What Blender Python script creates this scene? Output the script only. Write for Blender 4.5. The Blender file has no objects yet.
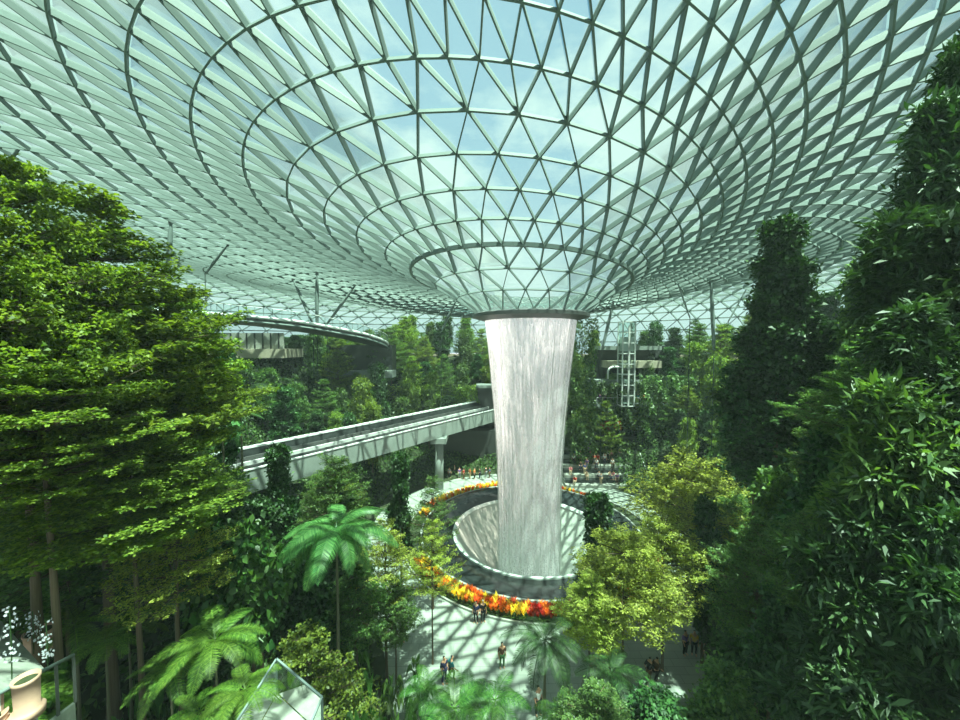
import bpy, bmesh, math, random
import numpy as np
from mathutils import Vector, Matrix
from mathutils.bvhtree import BVHTree
random.seed(7); rng = np.random.default_rng(11)
C = bpy.context.scene.collection
SC = bpy.context.scene
PI = math.pi
EYE = 20.8; FPX = 365.0; TH = math.atan(15/365.0); S = 0.8

# ------------------------------------------------------------------ camera, sky, sun, exposure
cam_d = bpy.data.cameras.new('camera'); cam = bpy.data.objects.new('camera', cam_d); C.objects.link(cam)
cam.location = (0, 0, EYE); cam.rotation_euler = (PI/2 - TH, 0, 0)
cam_d.sensor_width = 36; cam_d.lens = FPX/960*36; cam_d.clip_start = .1; cam_d.clip_end = 1000
SC.camera = cam
vs = SC.view_settings
vs.view_transform = 'Standard'; vs.look = 'None'; vs.gamma = 1; vs.use_curve_mapping = False
vs.exposure = 0.06
SUN_DIR = Vector((0.20, -0.20, 0.96)).normalized()
sd = bpy.data.lights.new('sun', 'SUN'); sd.energy = 24.0; sd.angle = math.radians(.6); sd.color = (1, .90, .78)
sun = bpy.data.objects.new('sun', sd); C.objects.link(sun)
sun.rotation_euler = SUN_DIR.to_track_quat('Z', 'Y').to_euler(); sun.location = (0, 0, 80)
SKY = 1.0
def make_world():
    w = bpy.data.worlds.new('sky'); SC.world = w; w.use_nodes = True
    nt = w.node_tree; nt.nodes.clear(); N = nt.nodes.new; Lk = nt.links.new
    tc = N('ShaderNodeTexCoord'); mp = N('ShaderNodeMapping'); mp.inputs['Scale'].default_value = (1.0, 1.0, 2.2)
    n = N('ShaderNodeTexNoise'); n.inputs['Scale'].default_value = 3.2; n.inputs['Detail'].default_value = 6; n.inputs['Roughness'].default_value = .55
    r = N('ShaderNodeValToRGB'); e = r.color_ramp.elements
    e[0].position = .40; e[0].color = (.30, .50, .74, 1); e[1].position = .56; e[1].color = (1.0, 1.0, 1.0, 1)
    sx = N('ShaderNodeSeparateXYZ'); g = N('ShaderNodeValToRGB'); ge = g.color_ramp.elements
    ge[0].position = .0; ge[0].color = (1.0, 1.0, 1.0, 1); ge[1].position = .45; ge[1].color = (0, 0, 0, 1)
    mx = N('ShaderNodeMix'); mx.data_type = 'RGBA'
    bg = N('ShaderNodeBackground'); o = N('ShaderNodeOutputWorld')
    Lk(tc.outputs['Generated'], mp.inputs['Vector']); Lk(mp.outputs[0], n.inputs['Vector']); Lk(n.outputs['Fac'], r.inputs['Fac'])
    Lk(tc.outputs['Generated'], sx.inputs[0]); Lk(sx.outputs['Z'], g.inputs['Fac']); Lk(g.outputs[0], mx.inputs['Factor'])
    Lk(r.outputs[0], mx.inputs['A']); mx.inputs['B'].default_value = (.93, .97, 1.0, 1)
    Lk(mx.outputs['Result'], bg.inputs['Color']); bg.inputs['Strength'].default_value = SKY; Lk(bg.outputs[0], o.inputs['Surface'])
make_world()

# ------------------------------------------------------------------ helpers
def P(px, py, d):
    """world point seen at a pixel of the 960x720 frame, d metres ahead"""
    zc = -(py-360)/FPX
    x = (px-480)/FPX; y = math.cos(TH)+zc*math.sin(TH); z = zc*math.cos(TH)-math.sin(TH)
    k = d/y
    return Vector((x*k, d, EYE+z*k))
def proj(v):
    y = v[1]*math.cos(TH)-(v[2]-EYE)*math.sin(TH); z = v[1]*math.sin(TH)+(v[2]-EYE)*math.cos(TH)
    if y < .5: return (1e5, 1e5, y)
    return (480+FPX*v[0]/y, 360-FPX*z/y, y)
AX, AY = 5.48, 40.0
def smooth(t):
    t = min(1, max(0, t)); return t*t*(3-2*t)
def ground(x, y):
    t = min(1, max(0, ((y-21)/(AY-21))))
    cx = 3.5+(AX-3.5)*t; cy = 21+(AY-21)*t; rad = 8.5+(18-8.5)*t
    if x > cx: rad += 1.5*(1-t)
    d = math.hypot(x-cx, y-cy)-rad
    if d <= 0: return 0.0
    z = 18.0*smooth(d/28.0)
    if y < 16 : z = min(z, 9.5)
    return z
def link(o, parent=None):
    C.objects.link(o)
    if parent is not None: o.parent = parent
    return o
def tag(o, label=None, cat=None, group=None, kind=None):
    if label: o['label'] = label
    if cat: o['category'] = cat
    if group: o['group'] = group
    if kind: o['kind'] = kind
    return o
def empty(name, loc, rz=0, label=None, cat=None, group=None, kind=None):
    o = bpy.data.objects.new(name, None); C.objects.link(o); o.location = loc; o.rotation_euler = (0, 0, rz)
    o.empty_display_size = .1
    return tag(o, label, cat, group, kind)
def mesh_obj(name, me, parent=None, mat=None):
    if mat is not None and not me.materials: me.materials.append(mat)
    return link(bpy.data.objects.new(name, me), parent)
class MB:
    def __init__(s): s.v = []; s.f = []; s.n = 0
    def add(s, vs, fs):
        b = s.n; s.v.extend(tuple(v) for v in vs); s.f.extend(tuple(i+b for i in f) for f in fs); s.n += len(vs)
    def box(s, lo, hi):
        x0, y0, z0 = lo; x1, y1, z1 = hi
        s.add([(x0,y0,z0),(x1,y0,z0),(x1,y1,z0),(x0,y1,z0),(x0,y0,z1),(x1,y0,z1),(x1,y1,z1),(x0,y1,z1)],
              [(0,3,2,1),(4,5,6,7),(0,1,5,4),(1,2,6,5),(2,3,7,6),(3,0,4,7)])
    def bar(s, a, b, w, h, up=(0,0,1)):
        a = Vector(a); b = Vector(b); d = (b-a).normalized(); u = Vector(up)
        sd_ = d.cross(u)
        if sd_.length < 1e-4: sd_ = d.cross(Vector((1,0,0)))
        sd_.normalize(); u = sd_.cross(d).normalized()
        sd_ = sd_*w/2; u = u*h/2
        vs_ = [p+q for p in (a, b) for q in (-sd_-u, sd_-u, sd_+u, -sd_+u)]
        s.add(vs_, [(0,1,2,3)[::-1],(4,5,6,7),(0,1,5,4),(1,2,6,5),(2,3,7,6),(3,0,4,7)])
    def tube(s, pts, rad, n=8, cap=True):
        pts = [Vector(p) for p in pts]
        if not hasattr(rad, '__len__'): rad = [rad]*len(pts)
        vs_ = []
        prev = None
        for i, p in enumerate(pts):
            d = (pts[min(i+1, len(pts)-1)]-pts[max(i-1, 0)]).normalized()
            ref = prev if prev is not None else (Vector((1,0,0)) if abs(d.x) < .9 else Vector((0,1,0)))
            a = (ref-d*ref.dot(d)).normalized(); b = d.cross(a); prev = a
            for k in range(n):
                t = 2*PI*k/n; vs_.append(p+(a*math.cos(t)+b*math.sin(t))*rad[i])
        fs = []
        for i in range(len(pts)-1):
            for k in range(n):
                fs.append((i*n+k, i*n+(k+1)%n, (i+1)*n+(k+1)%n, (i+1)*n+k))
        if cap: fs.append(tuple(range(n))[::-1]); fs.append(tuple(range((len(pts)-1)*n, len(pts)*n)))
        s.add(vs_, fs)
    def lathe(s, prof, n=48, c=(0,0), closed=False):
        vs_ = [(c[0]+r*math.cos(2*PI*k/n), c[1]+r*math.sin(2*PI*k/n), z) for r, z in prof for k in range(n)]
        m = len(prof); fs = []
        for i in range(m if closed else m-1):
            j = (i+1) % m
            for k in range(n): fs.append((i*n+k, i*n+(k+1)%n, j*n+(k+1)%n, j*n+k))
        s.add(vs_, fs)
    def mesh(s, name, mat=None, smoothf=False):
        me = bpy.data.meshes.new(name); me.from_pydata(s.v, [], s.f); me.update()
        if smoothf: me.shade_smooth()
        if mat: me.materials.append(mat)
        return me
    def build(s, name, mat, parent=None, smoothf=False):
        return link(bpy.data.objects.new(name, s.mesh(name, mat, smoothf)), parent)
def quads_mesh(name, V, mat):
    """V: (n,4,3) array of separate quads"""
    n = len(V); me = bpy.data.meshes.new(name)
    me.vertices.add(n*4); me.vertices.foreach_set('co', V.reshape(-1).astype(np.float32))
    me.loops.add(n*4); me.loops.foreach_set('vertex_index', np.arange(n*4, dtype=np.int32))
    me.polygons.add(n); me.polygons.foreach_set('loop_start', np.arange(0, n*4, 4, dtype=np.int32))
    try: me.polygons.foreach_set('loop_total', np.full(n, 4, dtype=np.int32))
    except Exception: pass
    me.update(calc_edges=True); me.validate()
    me.materials.append(mat)
    return me
def norm(a): return a/np.maximum(np.linalg.norm(a, axis=-1, keepdims=True), 1e-9)
def leaves(Pt, D, U, L, W):
    """diamond leaves: base point, direction, surface normal, length, half width"""
    L = np.broadcast_to(np.asarray(L, float), (len(Pt),))[:, None]; W = np.broadcast_to(np.asarray(W, float), (len(Pt),))[:, None]
    D = norm(D); Sd = norm(np.cross(D, U)); U2 = np.cross(Sd, D)
    m = Pt+D*L*.5-U2*L*.02
    return np.stack([Pt, m+Sd*W+U2*W*.35, Pt+D*L-U2*L*.13, m-Sd*W+U2*W*.35], axis=1)

# ------------------------------------------------------------------ materials
def srgb(c): return tuple((v/12.92 if v <= .04045 else ((v+.055)/1.055)**2.4) for v in [x/255 for x in c])+(1,)
def nmat(name):
    m = bpy.data.materials.new(name); m.use_nodes = True; m.node_tree.nodes.clear(); return m, m.node_tree.nodes.new, m.node_tree.links.new
def simple(name, col, rough=.6, metal=0.0, var=.12, scale=3.0, bump=0, spec=.5):
    m, N, Lk = nmat(name)
    o = N('ShaderNodeOutputMaterial'); b = N('ShaderNodeBsdfPrincipled')
    b.inputs['Roughness'].default_value = rough; b.inputs['Metallic'].default_value = metal; b.inputs['Specular IOR Level'].default_value = spec
    tc = N('ShaderNodeTexCoord'); n = N('ShaderNodeTexNoise'); n.inputs['Scale'].default_value = scale; n.inputs['Detail'].default_value = 4
    r = N('ShaderNodeValToRGB'); c = srgb(col)
    r.color_ramp.elements[0].color = tuple(x*(1-var) for x in c[:3])+(1,); r.color_ramp.elements[1].color = tuple(min(1, x*(1+var)) for x in c[:3])+(1,)
    r.color_ramp.elements[0].position = .3; r.color_ramp.elements[1].position = .7
    Lk(tc.outputs['Object'], n.inputs['Vector']); Lk(n.outputs['Fac'], r.inputs['Fac']); Lk(r.outputs[0], b.inputs['Base Color'])
    if bump:
        bp = N('ShaderNodeBump'); bp.inputs['Strength'].default_value = bump; Lk(n.outputs['Fac'], bp.inputs['Height']); Lk(bp.outputs[0], b.inputs['Normal'])
    Lk(b.outputs[0], o.inputs['Surface'])
    return m
def leafmat(name, c1, c2, rough=.45, trans=.35, objvar=.25):
    m, N, Lk = nmat(name)
    o = N('ShaderNodeOutputMaterial'); b = N('ShaderNodeBsdfPrincipled'); t = N('ShaderNodeBsdfTranslucent'); mx = N('ShaderNodeMixShader')
    b.inputs['Roughness'].default_value = rough; b.inputs['Specular IOR Level'].default_value = .45
    g = N('ShaderNodeNewGeometry'); r = N('ShaderNodeValToRGB')
    r.color_ramp.elements[0].color = srgb(c1); r.color_ramp.elements[1].color = srgb(c2)
    oi = N('ShaderNodeObjectInfo'); ml = N('ShaderNodeMapRange')
    ml.inputs['To Min'].default_value = 1-objvar; ml.inputs['To Max'].default_value = 1+objvar
    hs = N('ShaderNodeHueSaturation')
    mh = N('ShaderNodeMapRange'); mh.inputs['To Min'].default_value = .485; mh.inputs['To Max'].default_value = .51
    Lk(g.outputs['Random Per Island'], r.inputs['Fac']); Lk(oi.outputs['Random'], ml.inputs['Value']); Lk(oi.outputs['Random'], mh.inputs['Value'])
    Lk(r.outputs[0], hs.inputs['Color']); Lk(ml.outputs[0], hs.inputs['Value']); Lk(mh.outputs[0], hs.inputs['Hue'])
    Lk(hs.outputs[0], b.inputs['Base Color'])
    tm = N('ShaderNodeMix'); tm.data_type = 'RGBA'; tm.blend_type = 'MULTIPLY'; tm.inputs['Factor'].default_value = 1; tm.inputs['B'].default_value = (1.25, 1.3, .45, 1)
    Lk(hs.outputs[0], tm.inputs['A']); Lk(tm.outputs['Result'], t.inputs['Color'])
    mx.inputs[0].default_value = trans; Lk(b.outputs[0], mx.inputs[1]); Lk(t.outputs[0], mx.inputs[2]); Lk(mx.outputs[0], o.inputs['Surface'])
    return m
def glassmat(name, tint, frit=.1, frit_col=(.85,.95,.92), rough=.05, refl=1.0):
    m, N, Lk = nmat(name)
    o = N('ShaderNodeOutputMaterial'); tr = N('ShaderNodeBsdfTransparent'); gl = N('ShaderNodeBsdfGlossy'); tl = N('ShaderNodeBsdfTranslucent'); df = N('ShaderNodeBsdfDiffuse')
    tr.inputs['Color'].default_value = tint+(1,); gl.inputs['Roughness'].default_value = rough
    tl.inputs['Color'].default_value = frit_col+(1,); df.inputs['Color'].default_value = frit_col+(1,)
    m0 = N('ShaderNodeMixShader'); m0.inputs[0].default_value = .4; Lk(tl.outputs[0], m0.inputs[1]); Lk(df.outputs[0], m0.inputs[2])
    m1 = N('ShaderNodeMixShader'); m1.inputs[0].default_value = frit; Lk(tr.outputs[0], m1.inputs[1]); Lk(m0.outputs[0], m1.inputs[2])
    fr = N('ShaderNodeFresnel'); fr.inputs['IOR'].default_value = 1.4; mu = N('ShaderNodeMath'); mu.operation = 'MULTIPLY'; mu.inputs[1].default_value = refl
    Lk(fr.outputs[0], mu.inputs[0])
    m2 = N('ShaderNodeMixShader'); Lk(mu.outputs[0], m2.inputs[0]); Lk(m1.outputs[0], m2.inputs[1]); Lk(gl.outputs[0], m2.inputs[2])
    Lk(m2.outputs[0], o.inputs['Surface'])
    return m
M = {}
M['steel'] = simple('painted_steel', (114,129,125), .65, 0, .05, 3, 0, .3)
M['collar'] = simple('dark_ring_metal', (96,98,96), .5, .2, .08)
M['glass'] = glassmat('roof_glass', (.53,.79,.73), .14, (.44,.66,.62), .12, .4)
M['pane'] = glassmat('clear_glass', (.86,.95,.92), .06, (.8,.9,.88), .03, 1.0)
M['concrete'] = simple('girder_concrete', (132,142,136), .75, 0, .10, .8, .1)
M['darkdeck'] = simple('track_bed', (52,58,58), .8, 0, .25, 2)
M['rail'] = simple('guide_rail', (205,208,204), .5, 0, .08)
M['white'] = simple('white_edge', (222,228,224), .5, 0, .05)
M['beige'] = simple('beige_slab', (178,172,150), .7, 0, .08)
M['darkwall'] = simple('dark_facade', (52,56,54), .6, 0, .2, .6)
M['bark'] = simple('grey_brown_bark', (98,84,64), .9, 0, .3, 6, .6)
M['palmbark'] = simple('palm_bark', (110,108,84), .9, 0, .25, 5, .5)
M['soil'] = simple('soil_and_moss', (42,54,26), .95, 0, .4, 1.2, .5)
M['stone'] = simple('dark_wet_stone', (40,46,46), .2, 0, .15, .8)
M['stonerim'] = simple('stone_rim_line', (150,156,150), .4)
M['bowl'] = simple('misted_bowl', (172,182,172), .35, 0, .10, .5)
M['bowlrim'] = simple('bowl_rim', (215,228,220), .3)
M['terracotta'] = simple('pale_terracotta', (186,150,128), .8, 0, .12, 4)
M['tile'] = simple('pale_stone_tile', (150,156,146), .6, 0, .15, 5)
def plaza_mat():
    m, N, Lk = nmat('plaza_paving')
    o = N('ShaderNodeOutputMaterial'); b = N('ShaderNodeBsdfPrincipled'); b.inputs['Roughness'].default_value = .55
    tc = N('ShaderNodeTexCoord'); br = N('ShaderNodeTexBrick'); br.inputs['Scale'].default_value = 1.0
    br.inputs['Brick Width'].default_value = 1.2; br.inputs['Row Height'].default_value = .6; br.inputs['Mortar Size'].default_value = .012
    br.inputs['Color1'].default_value = srgb((148,157,146)); br.inputs['Color2'].default_value = srgb((136,146,137)); br.inputs['Mortar'].default_value = srgb((110,118,110))
    Lk(tc.outputs['Object'], br.inputs['Vector']); Lk(br.outputs['Color'], b.inputs['Base Color']); Lk(b.outputs[0], o.inputs['Surface'])
    return m
M['plaza'] = plaza_mat()
def water_mat(name, lo, hi, col=(.97,.98,1.0)):
    m, N, Lk = nmat(name)
    o = N('ShaderNodeOutputMaterial'); tr = N('ShaderNodeBsdfTransparent'); df = N('ShaderNodeBsdfDiffuse'); tl = N('ShaderNodeBsdfTranslucent'); gl = N('ShaderNodeBsdfGlossy')
    gl.inputs['Roughness'].default_value = .35
    for s_ in (df, tl): s_.inputs['Color'].default_value = col+(1,)
    a = N('ShaderNodeMixShader'); a.inputs[0].default_value = .5; Lk(df.outputs[0], a.inputs[1]); Lk(tl.outputs[0], a.inputs[2])
    a2 = N('ShaderNodeMixShader'); a2.inputs[0].default_value = .12; Lk(a.outputs[0], a2.inputs[1]); Lk(gl.outputs[0], a2.inputs[2])
    tc = N('ShaderNodeTexCoord')
    def nz(sc, scale, det):
        mp = N('ShaderNodeMapping'); mp.inputs['Scale'].default_value = sc; n = N('ShaderNodeTexNoise'); n.inputs['Scale'].default_value = scale; n.inputs['Detail'].default_value = det
        Lk(tc.outputs['Object'], mp.inputs['Vector']); Lk(mp.outputs[0], n.inputs['Vector']); return n
    n1 = nz((1,1,.10), 6.0, 4); n2 = nz((1,1,.03), 2.2, 3); n3 = nz((1,1,.45), 16, 1)
    ad = N('ShaderNodeMath'); ad.operation = 'ADD'; ad2 = N('ShaderNodeMath'); ad2.operation = 'ADD'
    Lk(n1.outputs['Fac'], ad.inputs[0]); Lk(n2.outputs['Fac'], ad.inputs[1]); Lk(ad.outputs[0], ad2.inputs[0]); Lk(n3.outputs['Fac'], ad2.inputs[1])
    mr = N('ShaderNodeMapRange'); mr.inputs['From Min'].default_value = 1.3; mr.inputs['From Max'].default_value = 1.62
    mr.inputs['To Min'].default_value = lo; mr.inputs['To Max'].default_value = hi
    Lk(ad2.outputs[0], mr.inputs['Value'])
    mx = N('ShaderNodeMixShader'); Lk(mr.outputs[0], mx.inputs[0]); Lk(tr.outputs[0], mx.inputs[1]); Lk(a2.outputs[0], mx.inputs[2]); Lk(mx.outputs[0], o.inputs['Surface'])
    return m
M['water'] = water_mat('falling_water', .25, 1.0)
M['water_in'] = water_mat('falling_water_inner', .4, .9)

M['leaf_bright'] = leafmat('leaf_bright', (66,98,34), (140,162,62), .5, .45)
M['leaf_mid'] = leafmat('leaf_mid', (50,84,42), (108,140,68), .45, .4)
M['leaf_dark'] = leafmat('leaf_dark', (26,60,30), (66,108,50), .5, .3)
M['leaf_yellow'] = leafmat('leaf_yellow_green', (108,128,46), (186,194,92), .55, .48)
M['leaf_glossy'] = leafmat('leaf_glossy', (30,58,30), (66,98,48), .5, .25)
M['leaf_palm'] = leafmat('leaf_palm', (56,112,56), (112,162,90), .4, .4)
M['leaf_fern'] = leafmat('leaf_fern', (62,104,34), (122,156,62), .5, .45)
M['leaf_broad'] = leafmat('leaf_broad', (40,88,38), (96,140,64), .4, .4)
M['leaf_ground'] = leafmat('leaf_ground', (34,64,32), (86,118,54), .5, .35)
M['orchid'] = simple('white_orchid', (232,232,240), .6, 0, .05)
for nm, c1, c2 in (('flower_orange', (226,96,26), (244,150,40)), ('flower_yellow', (236,190,30), (250,222,70)), ('flower_red', (176,44,30), (220,84,48))):
    M[nm] = leafmat(nm, c1, c2, .5, .3, .1)

# ------------------------------------------------------------------ the roof: a torus-like glass vault that dives to the oculus
FP = [-4.21, -15.485, 5.035, 5.106, -11.521, 4.145, 24.44, -18.365, 7.089, -4.355, -0.329, -2.884, -7.938, 7.32, 33.634, 0.255, 0.046, 2.775, -0.242]
def f_in(k):
    s = k/14.0; p = FP
    a = p[13]+p[14]*s+p[15]*s*s+p[17]*s**3
    return np.array([6.85+p[0]*s+p[1]*s*s+p[2]*s**3, 50+p[3]*s+p[4]*s*s, p[5]+p[6]*s+p[7]*s*s+p[8]*s**3, p[9]*s+p[10]*s*s, p[11]*s+p[12]*s*s, a, a*(1+p[16]*s+p[18]*s*s)])
K = 35; KA = 13.0
E0 = f_in(KA); D0 = (f_in(KA)-f_in(KA-.5))*2
E1 = np.array([-12, 39, -2.5, 0, 0, 84.0, 71.0]); D1 = np.array([0, 0, -3.6, 0, 0, .4, .4])
def field(k):
    if k <= KA: return f_in(k)
    T_ = K-KA; t = (k-KA)/T_
    h00 = 2*t**3-3*t*t+1; h10 = t**3-2*t*t+t; h01 = -2*t**3+3*t*t; h11 = t**3-t*t
    return h00*E0+h10*T_*D0+h01*E1+h11*T_*D1
def ringpt(k, th):
    cx, cy, h, hx, hy, a, b = field(k)
    c, s_ = math.cos(th), math.sin(th)
    return Vector(((cx+a*c)*S, (cy+b*s_)*S, EYE+(h+hx*c+hy*s_)*S))
def warp(t, k):
    A = .2*min(1, k/5.0)
    return t+A*(math.sin(t-math.radians(215))-math.sin(math.radians(55)))
def ringnodes(k):
    if k < 3: n = 24; ph = {2: 1.4, 1: 6.8, 0: 10.5}[k]
    elif k < 8: n = 48; ph = 3.6-2.15*(k-3)
    else: n = 96; ph = 3.05-1.15*(k-8)
    return [warp(math.radians(ph+360.0*j/n), k) for j in range(n)], n
def roof():
    nodes = []; nrm = []
    for k in range(K+1):
        ths, n = ringnodes(k); row = []; rn = []
        for t in ths:
            p = ringpt(k, t); d1 = ringpt(k, t+.01)-p; d2 = (ringpt(k+.05, t)-p) if k < K else (p-ringpt(k-.05, t))
            nn = d2.cross(d1).normalized()
            if nn.z < 0: nn = -nn
            row.append(p); rn.append(nn)
        nodes.append(row); nrm.append(rn)
    edges = []; tris = []
    thn = [ringnodes(k)[0] for k in range(K+1)]
    def ang(a): return (a+PI) % (2*PI)-PI
    for k in range(K+1):
        n = len(nodes[k])
        for j in range(n): edges.append(((k, j), (k, (j+1) % n), 'r'))
    for k in range(K):
        n0 = len(nodes[k]); n1 = len(nodes[k+1])
        # start pair: the outer node nearest the first inner node
        if n0 == n1:
            off = min(range(n1), key=lambda j: abs(ang(thn[k+1][j]-thn[k][0])) )
            if ang(thn[k+1][off]-thn[k][0]) > 0: off = (off-1) % n1
            for j in range(n0):
                a = (k, j); b = (k+1, (j+off) % n1); c = (k+1, (j+off+1) % n1); d = (k, (j+1) % n0)
                edges += [(a, b, 'd'), (a, c, 'd')]; tris += [(a, b, c), (a, c, d)]
        else:
            off = min(range(n1), key=lambda j: abs(ang(thn[k+1][j]-thn[k][0])))
            for j in range(n0):
                m = (2*j+off) % n1
                a = (k, j); l = (k+1, (m-1) % n1); c = (k+1, m); r = (k+1, (m+1) % n1); d = (k, (j+1) % n0)
                edges += [(a, l, 'd'), (a, c, 'd'), (a, r, 'd')]; tris += [(a, l, c), (a, c, r), (a, r, d)]
    def pt(i): return nodes[i[0]][i[1]]
    def nn(i): return nrm[i[0]][i[1]]
    # glass, on top of the beams
    idx = {}; gv = []
    for k in range(K+1):
        for j in range(len(nodes[k])): idx[(k, j)] = len(gv); gv.append(nodes[k][j]+nrm[k][j]*.50*S)
    gl = MB(); gl.add(gv, [tuple(idx[q] for q in t) for t in tris])
    go = gl.build('ceiling', M['glass']); tag(go, 'curved glass roof that funnels down to a round opening', 'glass roof', kind='structure')
    dg = MB(); rg = MB()
    for a, b, kind in edges:
        k = max(a[0], b[0]); pa, pb = pt(a), pt(b)
        if a[0] == K and b[0] == K: continue
        w, h = (.105, .30) if kind == 'r' else (.085, .44)
        if k <= 2: w *= .8; h *= .6
        if k >= 8 and kind == 'd': h = .50
        n_ = (nn(a)+nn(b)).normalized()
        (rg if kind == 'r' else dg).bar(pa+n_*h*.5, pb+n_*h*.5, w, h, n_)
    dg.build('diagonal_beams', M['steel'], go); rg.build('ring_beams', M['steel'], go)
    # heavier ring where the funnel grid changes
    r3 = MB()
    pts3 = [ringpt(3, 2*PI*i/96) for i in range(97)]
    for i in range(96): r3.bar(pts3[i]+Vector((0,0,.12)), pts3[i+1]+Vector((0,0,.12)), .26, .34)
    r3.build('ring_girder', M['steel'], go)
    # oculus rim
    om = MB(); z0 = EYE+4.14*S
    r0 = 7.32*S
    om.lathe([(r0+.12, z0+.08), (r0+.42, z0-.05), (r0+.42, z0-.38), (r0-.9, z0-.72), (r0-.9, z0-.4), (r0-.2, z0+.1)], 72, (AX, AY), True)
    tag(om.build('trim_1', M['collar'], smoothf=False), 'dark grey metal ring round the opening above the waterfall', 'ring', kind='structure')
    me = go.data; bv = BVHTree.FromPolygons([v.co.copy() for v in me.vertices], [tuple(p.vertices) for p in me.polygons])
    return bv
ROOF = roof()
def roof_hit(px, py):
    d = (P(px, py, 10)-Vector((0, 0, EYE))).normalized()
    h = ROOF.ray_cast(Vector((0, 0, EYE)), d)
    return h[0]
def roof_above(x, y):
    h = ROOF.ray_cast(Vector((x, y, 0)), Vector((0, 0, 1)))
    return h[0].z if h[0] else -1

# ------------------------------------------------------------------ floor, slopes
def terrain():
    g = MB(); nx, ny = 150, 150; X0, X1, Y0, Y1 = -85, 75, -30, 110
    vs_ = []
    for j in range(ny+1):
        for i in range(nx+1):
            x = X0+(X1-X0)*i/nx; y = Y0+(Y1-Y0)*j/ny; r = math.hypot(x-AX, y-AY)
            z = ground(x, y)
            z += (0.25*math.sin(x*1.3)*math.cos(y*1.1)) if z > .6 else 0
            if z <= 0: z = -.15
            if r < 12.2: z = -9.0
            vs_.append((x, y, z))
    fs = [(j*(nx+1)+i, j*(nx+1)+i+1, (j+1)*(nx+1)+i+1, (j+1)*(nx+1)+i) for j in range(ny) for i in range(nx)]
    g.add(vs_, fs)
    tag(g.build('floor', M['soil'], smoothf=True), 'planted slopes of dark soil rising round the plaza', 'ground', kind='structure')
    # plaza paving round the basin and out towards the camera
    p = MB(); n = 72; vs_ = []; fs = []
    for i in range(n):
        t = 2*PI*i/n; c, s_ = math.cos(t), math.sin(t)
        lo = 0; hi = 40
        for _ in range(30):
            m = (lo+hi)/2
            if ground(AX+c*m, AY+s_*m) <= 0: lo = m
            else: hi = m
        ro = lo+.4
        vs_ += [(AX+c*12.0, AY+s_*12.0, 0.0), (AX+c*ro, AY+s_*ro, 0.0), (AX+c*ro, AY+s_*ro, -.5)]
    for i in range(n):
        j = (i+1) % n; fs += [(3*i, 3*i+1, 3*j+1, 3*j), (3*i+1, 3*i+2, 3*j+2, 3*j+1)]
    p.add(vs_, fs)
    tag(p.build('plaza_floor', M['plaza']), 'pale grey stone paving of the plaza round the basin', 'floor', kind='structure')
terrain()

# ------------------------------------------------------------------ basin and waterfall
def basin():
    t = empty('basin', (AX, AY, 0), 0, 'round black stone basin with a pale misty bowl under the waterfall', 'basin')
    m = MB(); m.lathe([(12.1, -.4), (12.1, .30), (11.75, .55), (11.3, .50), (8.6, .05), (8.35, -.2), (8.35, -.9), (12.0, -.9)], 120)
    m.build('stone_surround', M['stone'], t, True)
    m = MB(); m.lathe([(12.0, .30), (12.0, .56), (11.86, .60), (11.8, .56)], 120); m.build('edge_line', M['stonerim'], t)
    m = MB(); m.lathe([(8.5, -.1), (8.5, .14), (8.25, .14), (8.1, -.1)], 120); m.build('bowl_rim', M['bowlrim'], t)
    m = MB(); m.lathe([(8.3, .02), (8.0, -.5), (7.4, -1.5), (6.4, -2.8), (5.2, -4.2), (4.2, -5.8), (3.8, -7.5), (.01, -7.6)], 120)
    m.build('bowl', M['bowl'], t, True)
basin()
def waterfall():
    zt = EYE+4.14*S-.55; zb = -6.9
    t = empty('waterfall', (AX, AY, zb), 0, 'tall white column of water falling from the roof opening into the basin', 'waterfall')
    H = zt-zb
    def shell(name, f, mat, jit, seed):
        r_ = random.Random(seed); m = MB(); n = 160; rows = 60; vs_ = []
        ph = [r_.random()*6.28 for _ in range(8)]
        for i in range(rows+1):
            q = i/rows; z = H*(1-q)
            u = q
            R = 3.35+(4.95-3.35)*(max(0, 1-u*1.55)**1.55) if u < .645 else 3.35-.1*(u-.645)
            R = R*f
            for k in range(n):
                a = 2*PI*k/n
                dr = sum(math.sin(a*w+ph[j]+q*(j-3)*.6) for j, w in enumerate((5, 9, 14, 23, 31, 40, 53, 70)))*jit*(.25+q)
                vs_.append(((R+dr)*math.cos(a), (R+dr)*math.sin(a), z))
        fs = [(i*n+k, i*n+(k+1) % n, (i+1)*n+(k+1) % n, (i+1)*n+k) for i in range(rows) for k in range(n)]
        m.add(vs_, fs); m.build(name, mat, t, True)
    shell('outer_curtain', 1.0, M['water'], .018, 1)
    shell('inner_curtain', .86, M['water_in'], .03, 2)
    # loose strands of water round the curtain
    m = MB(); r_ = random.Random(5)
    for i in range(240):
        a = r_.random()*2*PI; q0 = r_.random()*.8; q1 = min(1, q0+.1+r_.random()*.35)
        pts = []
        for j in range(5):
            q = q0+(q1-q0)*j/4
            R = 3.4+(4.98-3.4)*(max(0, 1-q*1.55)**1.55)
            R += .04+.12*q*r_.random()
            pts.append((R*math.cos(a), R*math.sin(a), H*(1-q)))
        m.tube(pts, [.006, .014, .018, .014, .006], 4)
    m.build('strands', M['rail'], t)
waterfall()
M['leaf_green_paint'] = simple('dark_green_paint', (44,62,48), .7, 0, .1)
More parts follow.
